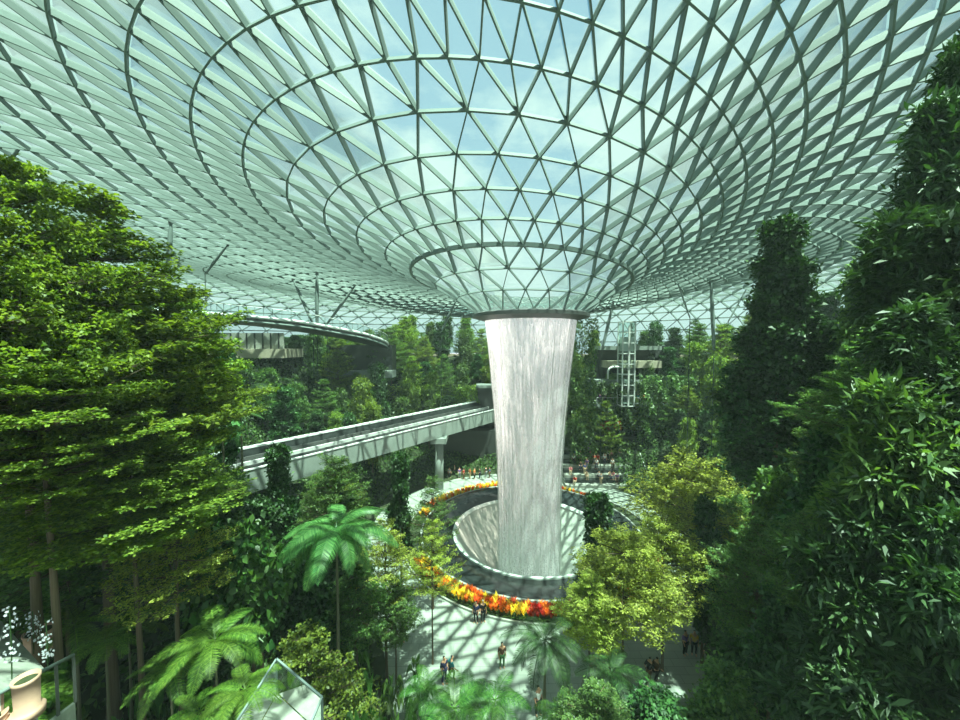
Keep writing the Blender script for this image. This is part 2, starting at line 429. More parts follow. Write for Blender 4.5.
#--BODY--
# ------------------------------------------------------------------ guideway, terraces and other building parts
def guideway():
    t = empty('train_guideway', (-5.9, 51.2, 0), 0, 'grey concrete elevated train guideway crossing the valley behind the waterfall', 'guideway')
    zt = 9.7
    A = Vector((-45, 6, 0)); B = Vector((-22.1, 30.1, 0)); B2 = Vector((-10.0, 46.0, 0)); Cc = Vector((2.4, 62.4, 0)); D = Vector((12, 74, 0))
    base = Vector((-5.9, 51.2, 0))
    pts = [A, Vector((-33, 17.5, 0)), B, Vector((-16.1, 37.9, 0)), B2, Vector((-3.8, 54.2, 0)), Cc, D]
    def offs(o):
        out = []
        for i, p in enumerate(pts):
            d = (pts[min(i+1, len(pts)-1)]-pts[max(i-1, 0)]).normalized(); n = Vector((-d.y, d.x, 0)); out.append(p+n*o)
        return out
    def strip(o0, o1, z0, z1):
        m = MB(); a = offs(o0); b = offs(o1); vs_ = []
        for p, q in zip(a, b): vs_ += [(p.x-base.x, p.y-base.y, z0), (q.x-base.x, q.y-base.y, z0), (q.x-base.x, q.y-base.y, z1), (p.x-base.x, p.y-base.y, z1)]
        fs = []
        for i in range(len(a)-1):
            for k in range(4): fs.append((4*i+k, 4*i+(k+1) % 4, 4*i+4+(k+1) % 4, 4*i+4+k))
        fs += [(0, 1, 2, 3), tuple(len(vs_)-1-q for q in range(4))]
        m.add(vs_, fs); return m
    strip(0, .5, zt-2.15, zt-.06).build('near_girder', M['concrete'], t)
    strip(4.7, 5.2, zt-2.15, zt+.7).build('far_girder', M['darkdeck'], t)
    strip(.5, 4.7, zt-1.0, zt-.55).build('deck', M['darkdeck'], t)
    strip(-.06, .12, zt-.06, zt+.06).build('rail', M['white'], t); strip(.9, 1.05, zt-.5, zt-.3).build('rail', M['rail'], t)
    strip(1.9, 2.05, zt-.55, zt-.2).build('rail', M['collar'], t); strip(2.9, 3.1, zt-.55, zt-.1).build('rail', M['rail'], t)
    strip(4.0, 4.1, zt-.55, zt+.1).build('rail', M['collar'], t)
    strip(4.66, 5.24, zt+.7, zt+.86).build('coping', M['white'], t)
    m = MB(); m.tube([(0, .9, -.6), (0, .9, zt-2.6)], .62, 24); m.build('pier', M['concrete'], t, True)
    m = MB(); m.box((-1.1, -.2, zt-2.9), (1.1, 3.6, zt-2.15)); m.build('pier_cap', M['concrete'], t)
guideway()

def arc_slab(name, pts, depth, z0, z1, mat, parent=None, back=None):
    """slab whose front edge follows pts (x,y) and whose back edge lies depth metres further from the camera side"""
    m = MB(); n = len(pts); vs_ = []
    for i, (x, y) in enumerate(pts):
        d = Vector((x-AX, y-AY)).normalized(); a0 = z0[i]; a1 = z1[i]
        vs_ += [(x, y, a0), (x+d.x*depth, y+d.y*depth, a0), (x+d.x*depth, y+d.y*depth, a1), (x, y, a1)]
    fs = []
    for i in range(n-1):
        for k in range(4): fs.append((4*i+k, 4*i+4+k, 4*i+4+(k+1) % 4, 4*i+(k+1) % 4))
    fs += [(0, 1, 2, 3), tuple(len(vs_)-1-q for q in range(4))]
    m.add(vs_, fs); return m.build(name, mat, parent)
def rail_along(name, pts, z, h, parent, glass=True, post=1.5):
    a = MB()
    P3 = [Vector((x, y, zz)) for (x, y), zz in zip(pts, z if hasattr(z, '__len__') else [z]*len(pts))]
    a.tube([p+Vector((0, 0, h)) for p in P3], .035, 6); a.build('handrail', M['white'], parent)
    for i in range(len(P3)-1):
        n = max(1, int((P3[i+1]-P3[i]).length/post))
        for k in range(n):
            p = P3[i].lerp(P3[i+1], k/n); b = MB(); b.bar(p, p+Vector((0, 0, h)), .05, .05); b.build('post', M['steel'], parent)
    if glass:
        g = MB()
        for i in range(len(P3)-1):
            g.add([P3[i], P3[i+1], P3[i+1]+Vector((0, 0, h-.05)), P3[i]+Vector((0, 0, h-.05))], [(0, 1, 2, 3)])
        g.build('glass_panel', M['pane'], parent)
def interp(pts, n=6):
    out = []
    for i in range(len(pts)-1):
        p0 = Vector(pts[max(i-1, 0)]); p1 = Vector(pts[i]); p2 = Vector(pts[i+1]); p3 = Vector(pts[min(i+2, len(pts)-1)])
        for k in range(n):
            t = k/n; out.append(.5*((2*p1)+(-p0+p2)*t+(2*p0-5*p1+4*p2-p3)*t*t+(-p0+3*p1-3*p2+p3)*t**3))
    out.append(Vector(pts[-1])); return out
def canopy_deck():
    px = [(150, 309, 38), (190, 311, 41), (217, 313, 44), (255, 316, 47), (300, 321, 50), (340, 328, 53), (368, 334, 56), (386, 341, 60), (388, 346, 64)]
    W = interp([P(*p) for p in px], 5)
    pts = [(w.x, w.y) for w in W]; z = [w.z for w in W]
    t = empty('canopy_deck', (0, 0, 0), 0, 'curved viewing deck with a white edge and glass rail on the left hillside', 'deck')
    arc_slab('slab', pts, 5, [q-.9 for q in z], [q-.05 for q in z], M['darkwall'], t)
    m = MB(); m.tube([w-Vector((0, 0, .12)) for w in W], .2, 8); m.build('white_edge', M['white'], t)
    m = MB(); m.tube([Vector((w.x*.992+AX*.008, w.y*.992, w.z-.8)) for w in W], .12, 8); m.build('lower_pipe', M['steel'], t)
    rail_along('rail', pts, z, 1.15, t)
canopy_deck()
def back_buildings():
    # left block under the canopy deck
    t = empty('terrace_building', (-24, 54, 0), 0, 'low building with pale slab, glazed wall and dark recesses under the curved deck', 'building')
    def pbox(name, x0, x1, y0, y1, d, dep, mat, parent=t):
        a = P(x0, y1, d); b = P(x1, y0, d); m = MB(); m.box((a.x+24, d-54, a.z), (b.x+24, d+dep-54, b.z)); return m.build(name, mat, parent)
    pbox('wall', 205, 392, 345, 376, 62, 3, M['darkwall'])
    pbox('slab', 206, 284, 349, 358, 55, 6, M['beige']); 
    pbox('glazed_wall', 210, 283, 333, 349, 56, .3, M['tile'])
    for i in range(9):
        pbox('mullion', 214+8*i, 215+8*i, 333, 349, 55.9, .1, M['darkwall'])
    pbox('slab', 330, 392, 371, 378, 60, 3, M['concrete'])
    t2 = empty('terrace_building', (26, 62, 0), 0, 'dark terraced building behind the trees right of the waterfall, with beige slab', 'building')
    def qbox(name, x0, x1, y0, y1, d, dep, mat):
        a = P(x0, y1, d); b = P(x1, y0, d); m = MB(); m.box((a.x-26, d-62, a.z), (b.x-26, d+dep-62, b.z)); return m.build(name, mat, t2)
    qbox('wall', 596, 672, 346, 480, 64, 2, M['darkwall'])
    qbox('slab', 607, 662, 361, 368, 61, 4, M['beige'])
    qbox('fascia', 600, 662, 346, 350, 62, 3, M['concrete'])
    qbox('slab', 596, 668, 404, 408, 60, 5, M['concrete'])
    qbox('slab', 596, 665, 437, 442, 59, 6, M['darkwall'])
    qbox('slab', 594, 650, 380, 384, 61, 4, M['concrete'])
    # portal above the guideway
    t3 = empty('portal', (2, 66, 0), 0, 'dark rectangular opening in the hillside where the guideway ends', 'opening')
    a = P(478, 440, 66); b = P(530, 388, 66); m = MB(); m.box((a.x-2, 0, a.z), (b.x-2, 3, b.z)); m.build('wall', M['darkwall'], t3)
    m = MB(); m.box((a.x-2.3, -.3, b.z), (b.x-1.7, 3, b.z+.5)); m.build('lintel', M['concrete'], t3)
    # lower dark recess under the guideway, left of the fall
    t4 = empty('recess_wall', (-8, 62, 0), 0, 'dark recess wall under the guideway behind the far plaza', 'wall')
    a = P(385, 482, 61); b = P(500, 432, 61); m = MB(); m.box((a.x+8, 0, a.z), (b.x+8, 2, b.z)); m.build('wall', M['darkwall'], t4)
back_buildings()
def lift():
    a = P(620, 372, 59); b = P(633, 322, 59); w = (b.x-a.x); a.z = P(620, 404, 60).z+2.95; h = b.z-a.z; cx = (a.x+b.x)/2
    t = empty('glass_lift', (cx, 59, a.z-3), 0, 'pale steel and glass lift tower right of the waterfall', 'lift')
    m = MB(); hw = w/2
    for sx in (-1, 1):
        for sy in (-1, 1): m.box((sx*hw-.09, sy*hw-.09, 0), (sx*hw+.09, sy*hw+.09, h+3))
    for k in range(9):
        z = (h+3)*k/8
        for (p, q) in (((-hw, -hw), (hw, -hw)), ((hw, -hw), (hw, hw)), ((hw, hw), (-hw, hw)), ((-hw, hw), (-hw, -hw))): m.bar((p[0], p[1], z), (q[0], q[1], z), .09, .14)
    m.build('frame', M['white'], t)
    m = MB(); m.box((-.12, -hw-.15, 0), (.12, -hw+.05, h+2.4)); m.build('guide_column', M['rail'], t)
    g = MB(); g.box((-hw, -hw, .1), (hw, hw, h+2.9)); g.build('glass', M['pane'], t)
    c = MB(); c.box((-hw*.8, -hw*.8, h*.55+3), (hw*.8, hw*.8, h*.55+5.3)); c.build('cabin', M['white'], t)
lift()
def arch():
    a = P(613, 372, 58.4); t = empty('arch', (a.x, 58.4, P(613, 379, 58.4).z), 0, 'small white rounded arch on the terrace beside the lift', 'arch')
    m = MB(); m.tube([(-.8, 0, 0), (-.8, 0, 1.3), (-.55, 0, 1.75), (0, 0, 1.95), (1.6, 0, 1.95)], .16, 8); m.build('tube', M['white'], t, True)
arch()
def roof_columns():
    spec = [((171, 222), (168, 278), 44, .34, 'upright grey tapered roof column left of the deck'),
            ((228, 244), (205, 274), 46, .20, 'slanting pale roof strut rising right above the left trees'),
            ((293, 279), (313, 324), 56, .22, 'slanting pale roof strut leaning left over the deck'),
            ((317, 272), (317, 326), 58, .26, 'upright slim grey roof column over the deck'),
            ((357, 283), (327, 324), 57, .20, 'slanting roof strut leaning right over the deck'),
            ((457, 299), (441, 332), 62, .17, 'thin slanting strut just left of the waterfall top'),
            ((614, 300), (602, 350), 52, .22, 'slanting pale strut just right of the waterfall top'),
            ((711, 279), (714, 350), 52, .26, 'upright grey roof column left of the tall dark tree'),
            ((677, 281), (690, 318), 56, .12, 'thin slanting strut leaning left of the upright right column'),
            ((747, 288), (728, 322), 56, .12, 'thin slanting strut right of the upright right column'),
            ((21, 146), (4, 168), 30, .22, 'short white strut above the far left tree'),
            ((905, 198), (926, 240), 30, .16, 'thin strut behind the right foreground tree')]
    for (a, b, d, r, lab) in spec:
        top = roof_hit(*a)
        if top is None: top = P(a[0], a[1], d)
        d2 = top.y
        bot = P(b[0], b[1], d2)
        dirn = (bot-top)
        # carry on down to the ground
        n = 0; q = top+dirn
        gz = min(ground(q.x, q.y)-.2, q.z-.5)
        t = empty('roof_column', tuple(q), 0, lab, 'column')
        v = top-q; L = v.length; r2 = r*d2/50
        m = MB(); m.tube([v*f for f in (0, .1, .45, .8, .97, 1.0)], [r2*.6, r2*.8, r2, r2*.8, r2*.45, r2*.3], 12); m.build('shaft', M['steel'], t, True)
        m = MB(); m.tube([v*.985, v*1.004], [r2*.9, r2*.9], 12); m.build('head', M['collar'], t)
        m = MB(); m.tube([Vector((0, 0, gz-q.z)), Vector((0, 0, .1))], [.05, .05], 6); m.build('pedestal', M['leaf_green_paint'], t)
roof_columns()

# stone steps behind the basin
def steps():
    t = empty('stone_steps', (19, 54, 0), 0, 'broad dark stone steps behind the basin on the right', 'steps')
    for i in range(9):
        m = MB(); y = -1.8+i*.95; z = .42*(i+1); m.box((-6.5+.1*i, y, -.3), (6.5, y+9-i*.9, z)); m.build('step', M['stone'] if i % 2 else M['tile'], t)
    m = MB(); m.bar((5.6, -2.4, 1.0), (6.6, 5.8, 5.2), .08, .08); m.bar((5.6, -2.4, 0), (5.6, -2.4, 1.0), .06, .06); m.bar((6.1, 1.7, 1.5), (6.1, 1.7, 3.1), .06, .06); m.build('handrail', M['white'], t)
steps()

# ------------------------------------------------------------------ bottom corners: near terraces
def near_terrace():
    t = empty('near_terrace', (0, 0, 0), 0, 'terrace corner with glass balustrade in the lower left corner', 'terrace')
    a = P(-40, 712, 5.5); b = P(0, 693, 6.0); c = P(73, 655, 8.2)
    z = a.z-1.15
    pts = [(a.x-1.5, a.y-2), (b.x, b.y), (c.x, c.y)]
    zr = (b.z+c.z)/2
    m = MB(); m.tube([Vector((a.x-1.5, a.y-2, b.z)), b, c], .035, 8); m.build('handrail', M['steel'], t, True)
    for f in (.15, .38, .7, 1.0):
        p = b.lerp(c, f); m = MB(); m.bar(p, p-Vector((0, 0, 1.15)), .05, .04); m.build('post', M['collar'], t)
    g = MB(); g.add([b, c, c-Vector((0, 0, 1.1)), b-Vector((0, 0, 1.1))], [(0, 1, 2, 3)]); g.build('glass_panel', M['pane'], t)
    m = MB(); d = Vector((0, 0, -1.15)); bb = b+d; cc = c+d; back = Vector((-6, 3, 0)); 
    vs_ = [bb, cc, cc+back, bb+back]; lo = Vector((0, 0, -.45)); vs_ = vs_+[v+lo for v in vs_]
    m.add(vs_, [(0, 1, 2, 3), (7, 6, 5, 4), (0, 4, 5, 1), (1, 5, 6, 2), (2, 6, 7, 3), (3, 7, 4, 0)]); m.build('slab', M['tile'], t)
    zf = (bb.z+cc.z)/2
    return b, c
TB, TC_ = near_terrace()
def big_pot(px, py, d, r, h, lab):
    p = P(px, py, 6.65/(-(P(px, py, 1).z-EYE))) if d is None else P(px, py, d); t = empty('planter', tuple(p), 0, lab, 'planter')
    m = MB(); m.lathe([(.01, 0), (r*1.25, 0), (r*1.3, .12), (r*1.2, .14), (r*.92, .16), (r*1.0, h*.9), (r*1.06, h*.92), (r*1.06, h), (r*.94, h), (r*.9, h-.08), (.01, h-.1)], 32); m.build('pot', M['terracotta'], t, True)
    m = MB(); m.lathe([(.01, h-.08), (r*.9, h-.07)], 32); m.build('soil', M['soil'], t)
    return t
big_pot(28, 716, None, .17, .72, 'pale terracotta cylinder planter behind the lower left balustrade')
big_pot(-6, 732, None, .16, .3, 'wide terracotta planter at the bottom left edge of the terrace')
big_pot(40, 600+48, 11.5, .35, .6, 'small round planter further back behind the tall terracotta one')
def orchid(px, y0, y1, d, lab):
    top = P(px, y0, d); bot = P(px, y1, d); t = empty('orchid_spray', (bot.x, bot.y, bot.z-.4), 0, lab, 'orchids')
    H = top.z-bot.z; m = MB(); m.tube([(0, 0, 0), (.03, 0, H*.6), (0, .02, H+.4)], .012, 5); m.build('stem', M['leaf_dark'], t)
    r_ = random.Random(px); V = []
    for i in range(46):
        f = r_.random(); a = r_.random()*6.28; rr = .06+.10*r_.random()
        c = np.array([math.cos(a)*rr, math.sin(a)*rr, .4+H*f])
        for k in range(5):
            b = 2*PI*k/5; dd = np.array([math.cos(a)*.2+math.sin(a)*math.cos(b), math.sin(a)*.2-math.cos(a)*math.cos(b), math.sin(b)])
            V.append(leaves(c[None], dd[None], np.array([[math.cos(a), math.sin(a), .1]]), .036, .016)[0])
    link(bpy.data.objects.new('blossoms', quads_mesh('blossoms', np.array(V), M['orchid'])), t)
orchid(11, 608, 662, 8.0, 'white orchid spray at the far left edge above the planter')
orchid(47, 620, 660, 9.0, 'white orchid spray beside the brown trunk, lower left')
orchid(33, 612, 640, 10.0, 'grey-white orchid spray between the two taller sprays')
def glass_well():
    d = 9.0; pts = [P(277, 683, 10.6), P(322, 697, 9.4), P(300, 724, 8.2), P(232, 722, 8.6)]
    z = sum(p.z for p in pts)/4
    pts = [Vector((p.x, p.y, z)) for p in pts]
    c = sum(pts, Vector())/4
    t = empty('glass_balustrade', (c.x, c.y, z-1.1), 0, 'square glass balustrade with pale rail at the bottom left centre', 'balustrade')
    q = [p-Vector((c.x, c.y, z-1.1)) for p in pts]
    m = MB()
    for i in range(4): m.bar(q[i], q[(i+1) % 4], .05, .05)
    m.build('handrail', M['steel'], t)
    for i in range(4):
        g = MB(); a, b = q[i], q[(i+1) % 4]; dn = Vector((0, 0, -1.05)); g.add([a, b, b+dn, a+dn], [(0, 1, 2, 3)]); g.build('glass_panel', M['pane'], t)
    for p in q: m = MB(); m.bar(p, p-Vector((0, 0, 1.1)), .05, .05); m.build('post', M['steel'], t)
    m = MB(); vs_ = [p*1.0-Vector((0, 0, 1.1)) for p in q]; vs_ += [v-Vector((0, 0, .4)) for v in vs_]
    m.add(vs_, [(0, 1, 2, 3), (7, 6, 5, 4), (0, 4, 5, 1), (1, 5, 6, 2), (2, 6, 7, 3), (3, 7, 4, 0)]); m.build('floor_slab', M['tile'], t)
    m = MB(); m.tube([(c.x-c.x, 0, -.5), (0, 0, -(z-ground(c.x, c.y))+.4)], .25, 10); m.build('support', M['concrete'], t)
glass_well()
def left_balconies():
    for i, (x0, x1, y0, y1, d, lab) in enumerate([(-60, 22, 455, 472, 24, 'pale balcony slab glimpsed behind the far left trees, upper one'),
                                          (-60, 62, 500, 512, 22, 'pale balcony slab glimpsed behind the far left trees, lower one'),
                                          (-60, 26, 556, 572, 18, 'pale balcony edge behind the orchids at the left edge')]):
        a = P(x0, y1, d); b = P(x1, y0, d); t = empty('balcony', (a.x, d, a.z), 0, lab, 'balcony')
        m = MB(); m.box((0, 0, 0), (b.x-a.x, 5, b.z-a.z)); m.build('slab', M['white'], t)
        m = MB(); m.box((0, .05, b.z-a.z), (b.x-a.x, .08, b.z-a.z+1.0)); m.build('glass_panel', M['pane'], t)
        m = MB(); m.box((0, 3, -2.6), (b.x-a.x-.4, 3.2, 0)); m.build('wall', M['darkwall'], t)
left_balconies()

# ------------------------------------------------------------------ plants: one prototype of each kind, copied thing by thing
def seg_mesh(name, segs, mat, n=5):
    m = MB()
    for p0, p1, r0, r1 in segs: m.tube([p0, p1], [r0, r1], n, False)
    return m.mesh(name, mat, True)
def trunk_mesh(name, mat, wob, seed, n=12):
    r_ = random.Random(seed); m = MB(); vs_ = []; k_ = 9
    for i in range(n):
        f = i/(n-1); cx = wob*8*math.sin(f*3.1+seed)*f*(1-f)*2; cy = wob*8*math.cos(f*4.3+seed*2)*f*(1-f)*2
        r = (1-f*.65)*(1+.06*math.sin(i*2.3))+(.4 if i == 0 else 0)
        for k in range(k_): a = 2*PI*k/k_; vs_.append((cx+r*math.cos(a)*(1+.08*math.sin(a*3+seed)), cy+r*math.sin(a), f))
    m.add(vs_, [(i*k_+k, i*k_+(k+1) % k_, (i+1)*k_+(k+1) % k_, (i+1)*k_+k) for i in range(n-1) for k in range(k_)])
    return m.mesh(name, mat, True)
def crown_tiered(name, R, H, nt, mat, leaf=.13, per=7, seed=0, tw=16, flat=.10, prof=None, wid=.34):
    """flat layered crown: branches radiate in tiers, rosettes of leaves lie along them"""
    g = np.random.default_rng(seed); segs = []; Pt = []; D = []; U = []
    for ti in range(nt):
        f = (ti+.5)/nt; z = H*f
        rt = R*(prof(f) if prof else (1-.85*f**1.6)*(.72+.28*min(1, f*5)))*(.8+.4*g.random())
        nb = 5+int(3*g.random()); a0 = g.random()*6.28
        for b in range(nb):
            a = a0+2*PI*b/nb+g.normal()*.2; L = rt*(.7+.45*g.random()); rise = .12+.16*g.random()
            dirv = np.array([math.cos(a), math.sin(a), rise]); base = np.array([0, 0, z]); tip = base+dirv*L
            segs.append((base, tip, .035, .008))
            nt_ = max(4, int(tw*L/R)); base = np.array([0, 0, z+.25*g.normal()*H/nt])
            for k in range(nt_):
                s = .16+.84*(k+g.random())/nt_
                c = base+dirv*L*s; wdt = L*.42*(1-abs(s-.55))*(1 if k % 2 else -1)
                side = np.array([-math.sin(a), math.cos(a), 0]); e = c+side*wdt*(.5+.6*g.random())+dirv*abs(wdt)*.5
                if g.random() < .5: segs.append((c, e, .009, .004))
                for q in (.35, .7, 1.0):
                    pc = c+(e-c)*q+g.normal(size=3)*np.array([.07, .07, .045])*R/3
                    m = per
                    t = g.random()*6.28+2*PI*np.arange(m)/m+g.normal(size=m)*.25
                    d = np.stack([np.cos(t), np.sin(t), .12+.25*g.normal(size=m)], 1)
                    Pt.append(np.repeat(pc[None], m, 0)+d*.02+g.normal(size=(m, 3))*.03); D.append(d)
                    u = np.stack([g.normal(size=m)*.25, g.normal(size=m)*.25, np.ones(m)], 1); U.append(norm(u))
    Pt = np.concatenate(Pt); D = np.concatenate(D); U = np.concatenate(U)
    L = leaf*(.7+.6*g.random(len(Pt)))
    return quads_mesh(name+'_leaves', leaves(Pt, D, U, L, L*wid), mat), seg_mesh(name+'_branches', [(Vector(a), Vector(b), r0, r1) for a, b, r0, r1 in segs], M['bark'], 4)
def crown_lumpy(name, R, H, ncl, per, mat, leaf=.2, wid=.3, seed=0, droop=0.0, shape='egg', cl=.16, segn=26):
    """dense crown: clumps of leaves spread over lobes of an egg shaped volume"""
    g = np.random.default_rng(seed); Pt = []; D = []; U = []; segs = []
    lobes = [(g.random()*6.28, g.random(), .25+.2*g.random()) for _ in range(26)]
    def rad(a, f):
        if shape == 'egg': r = math.sin(PI*min(1, max(0, f))**.7)**.5
        elif shape == 'cone': r = (1-f)**.75*min(1, .35+f*5)
        else: r = max(0, 1-(2*f-1)**2)**.5
        for la, lf, lr in lobes:
            da = (a-la+PI) % (2*PI)-PI
            r *= 1+1.5*lr*math.exp(-(da*da)/.16-((f-lf)**2)/.008)-.035
        return R*r*.95
    nb = 17; blobs = []
    for q in range(nb):
        f = (q+.5)/nb*.9+.03; a = q*2.39996+g.normal()*.4; r0 = max(rad(a, f), R*.25)
        br = r0*(.42+.22*g.random()); blobs.append((np.array([math.cos(a)*(r0-br*.7), math.sin(a)*(r0-br*.7), H*f]), br))
    blobs.append((np.array([0, 0, H*.93]), R*.28))
    wts = np.array([q[1]**2 for q in blobs]); wts /= wts.sum()
    for i in range(ncl):
        bc, br = blobs[int(g.choice(len(blobs), p=wts))]; v = norm(g.normal(size=3)); v[2] = abs(v[2])*(1 if g.random() < .75 else -1)
        c = bc+v*br*np.array([1, 1, .72])*(.72+.32*g.random())
        if i < segn: segs.append((np.array([0, 0, H*f*.7]), c, .03, .008))
        m = per; out = norm(c-bc)
        d = norm(g.normal(size=(m, 3))*np.array([.9, .9, .45])+out[None]*.7+np.array([0, 0, .05-droop]))
        Pt.append(c[None]+g.normal(size=(m, 3))*cl*np.array([1.1, 1.1, .55])); D.append(d)
        U.append(norm(out[None]*.35+np.array([0, 0, 1.1])+g.normal(size=(m, 3))*.35))
    Pt = np.concatenate(Pt); D = np.concatenate(D); U = np.concatenate(U); L = leaf*(.65+.7*g.random(len(Pt)))
    return quads_mesh(name+'_leaves', leaves(Pt, D, U, L, L*wid), mat), seg_mesh(name+'_branches', [(Vector(a), Vector(b), r0, r1) for a, b, r0, r1 in segs], M['bark'], 4)
PROTO = {}
def reg(key, R, H, crown, trunk, cat, nm): PROTO.setdefault(key, []).append(dict(R=R, H=H, leaves=crown[0], branches=crown[1], trunk=trunk, cat=cat, nm=nm))
tk = [trunk_mesh('trunk_a', M['bark'], .12, 1), trunk_mesh('trunk_b', M['bark'], .18, 2), trunk_mesh('trunk_c', M['bark'], .08, 3)]
reg('T', 3.6, 6.5, crown_tiered('tier_a', 3.6, 6.5, 12, M['leaf_bright'], .15, 7, 1, 30), tk[0], 'tree', 'layered_tree')
reg('T', 3.6, 6.5, crown_tiered('tier_b', 3.6, 6.5, 11, M['leaf_bright'], .15, 7, 2, 32), tk[1], 'tree', 'layered_tree')
reg('Y', 2.6, 3.6, crown_tiered('tier_y', 2.6, 3.6, 7, M['leaf_yellow'], .11, 7, 3, 24, wid=.28, prof=lambda f: (1-.75*f**2)*(.6+.4*min(1, f*3))), tk[1], 'tree', 'feathery_tree')
reg('Y', 2.6, 3.6, crown_tiered('tier_z', 2.6, 3.6, 6, M['leaf_yellow'], .11, 7, 4, 24, wid=.28, prof=lambda f: (1-.8*f**1.7)*(.7+.3*min(1, f*3))), tk[2], 'tree', 'feathery_tree')
reg('G', 2.6, 4.6, crown_tiered('tier_g', 2.6, 4.6, 12, M['leaf_mid'], .13, 7, 8, 20), tk[0], 'tree', 'green_tree')
reg('C', 1.7, 5.0, crown_lumpy('cone_a', 1.7, 5.0, 520, 22, M['leaf_dark'], .19, .32, 5, 0, 'cone', .14), tk[0], 'tree', 'dark_tree')
reg('D', 1.9, 5.5, crown_lumpy('egg_d', 1.9, 5.5, 620, 24, M['leaf_dark'], .19, .33, 6, 0, 'egg', .15), tk[2], 'tree', 'dark_tree')
reg('F', 2.4, 4.2, crown_lumpy('egg_a', 2.4, 4.2, 560, 22, M['leaf_mid'], .21, .34, 7, .1, 'egg', .20), tk[0], 'tree', 'bushy_tree')
reg('F', 2.4, 4.2, crown_lumpy('egg_b', 2.4, 4.2, 400, 24, M['leaf_mid'], .23, .30, 17, .2, 'round', .21), tk[1], 'tree', 'bushy_tree')
reg('L', 2.2, 3.8, crown_lumpy('long_a', 2.2, 3.8, 400, 24, M['leaf_glossy'], .38, .12, 9, .25, 'egg', .20), tk[0], 'tree', 'long_leaved_tree')
reg('L', 2.2, 3.8, crown_lumpy('long_b', 2.2, 3.8, 360, 24, M['leaf_glossy'], .38, .13, 10, .1, 'round', .20), tk[2], 'tree', 'long_leaved_tree')
reg('B', 1.6, 2.0, crown_lumpy('broad_a', 1.6, 2.0, 330, 8, M['leaf_broad'], .26, .42, 12, .2, 'round', .2), tk[1], 'tree', 'broad_leaved_tree')
TREES = []
def tree(key, px, top, bot, hw, d, label=None, group=None, tr=None, lean=0, var=None, mat=None, dense=1, zbase=None):
    pr = PROTO[key][var if var is not None else rng.integers(len(PROTO[key]))]
    ct = P(px, top, d); cb = P(px, bot, d); H = ct.z-cb.z; R = hw*d/FPX
    x, y = ct.x, ct.y; gz = ground(x, y) if zbase is None else zbase
    H0 = max(cb.z, gz+.2)
    t = empty(pr['nm'], (x, y, gz), 0, label, pr['cat'], group)
    rz = rng.random()*6.28
    for i in range(dense):
        f = bpy.data.objects.new('foliage', pr['leaves']); link(f, t); f.location = (0, 0, H0-gz); f.rotation_euler = (0, 0, rz+i*2.1); f.scale = (R/pr['R'], R/pr['R'], (ct.z-H0)/pr['H'])
        if mat: f.data = MATV(pr['leaves'], mat)
    b = bpy.data.objects.new('branches', pr['branches']); link(b, t); b.location = (0, 0, H0-gz); b.rotation_euler = (0, 0, rz); b.scale = (R/pr['R'], R/pr['R'], (ct.z-H0)/pr['H'])
    k = bpy.data.objects.new('trunk', pr['trunk']); link(k, t); tr = tr or (.06 if key == 'L' else max(.05, .015*(ct.z-gz)**.8)); k.scale = (tr, tr, (H0-gz)+(ct.z-H0)*.75); k.location = (0, 0, -.15)
    TREES.append((t, px, d)); return t
_mv = {}
def MATV(me, mat):
    key = (me.name, mat)
    if key not in _mv: m2 = me.copy(); m2.materials.clear(); m2.materials.append(M[mat]); _mv[key] = m2
    return _mv[key]
# fronds
def frond_mesh(name, L, n, leaf, mat, droop=.5, wide=1.0, fold=.3, lw=.02, seed=0, curve=1.0):
    g = np.random.default_rng(seed); V = []
    def pos(s): return np.array([L*(s-.18*curve*s*s), 0, L*(.42*s-.75*curve*s*s)*1.0])
    for i in range(n):
        s = .10+.90*i/(n-1); p = pos(s); p2 = pos(min(1, s+.02)); ax = norm(p2-pos(s-.02))
        ln = leaf*wide*(math.sin(PI*min(.98, .12+s*.84))**.7)
        for sg in (-1, 1):
            dv = norm(ax*.55+np.array([0, sg*1.0, 0])+np.array([0, 0, fold*.4-droop*.35+g.normal()*.05]))
            q0 = p; q1 = p+dv*ln*.55; q2 = q1+norm(dv+np.array([0, 0, -droop]))*ln*.45
            w = ax*lw
            V.append([q0-w*.5, q1-w, q1+w, q0+w*.5]); V.append([q1-w, q2-w*.15, q2+w*.15, q1+w])
    m = [pos(s) for s in np.linspace(0, 1, 9)]
    for a, b in zip(m[:-1], m[1:]):
        w = np.array([0, .012+.01*L/3, 0]); V.append([a-w, b-w, b+w, a+w]); w2 = np.array([0, 0, .015]); V.append([a-w2, b-w2, b+w2, a+w2])
    return quads_mesh(name, np.array(V), mat)
FR = {'palm': frond_mesh('palm_frond', 3.0, 60, .66, M['leaf_palm'], .7, 1, .2, .022, 1),
      'palm2': frond_mesh('dark_palm_frond', 2.2, 40, .55, M['leaf_glossy'], .5, 1, .3, .018, 2),
      'fern': frond_mesh('fern_frond', 1.5, 46, .30, M['leaf_fern'], .2, 1, .1, .011, 3, .8),
      'cane': frond_mesh('cane_frond', 1.6, 34, .42, M['leaf_broad'], .4, 1, .3, .014, 4, .9)}
ptr = trunk_mesh('palm_trunk', M['palmbark'], .05, 5)
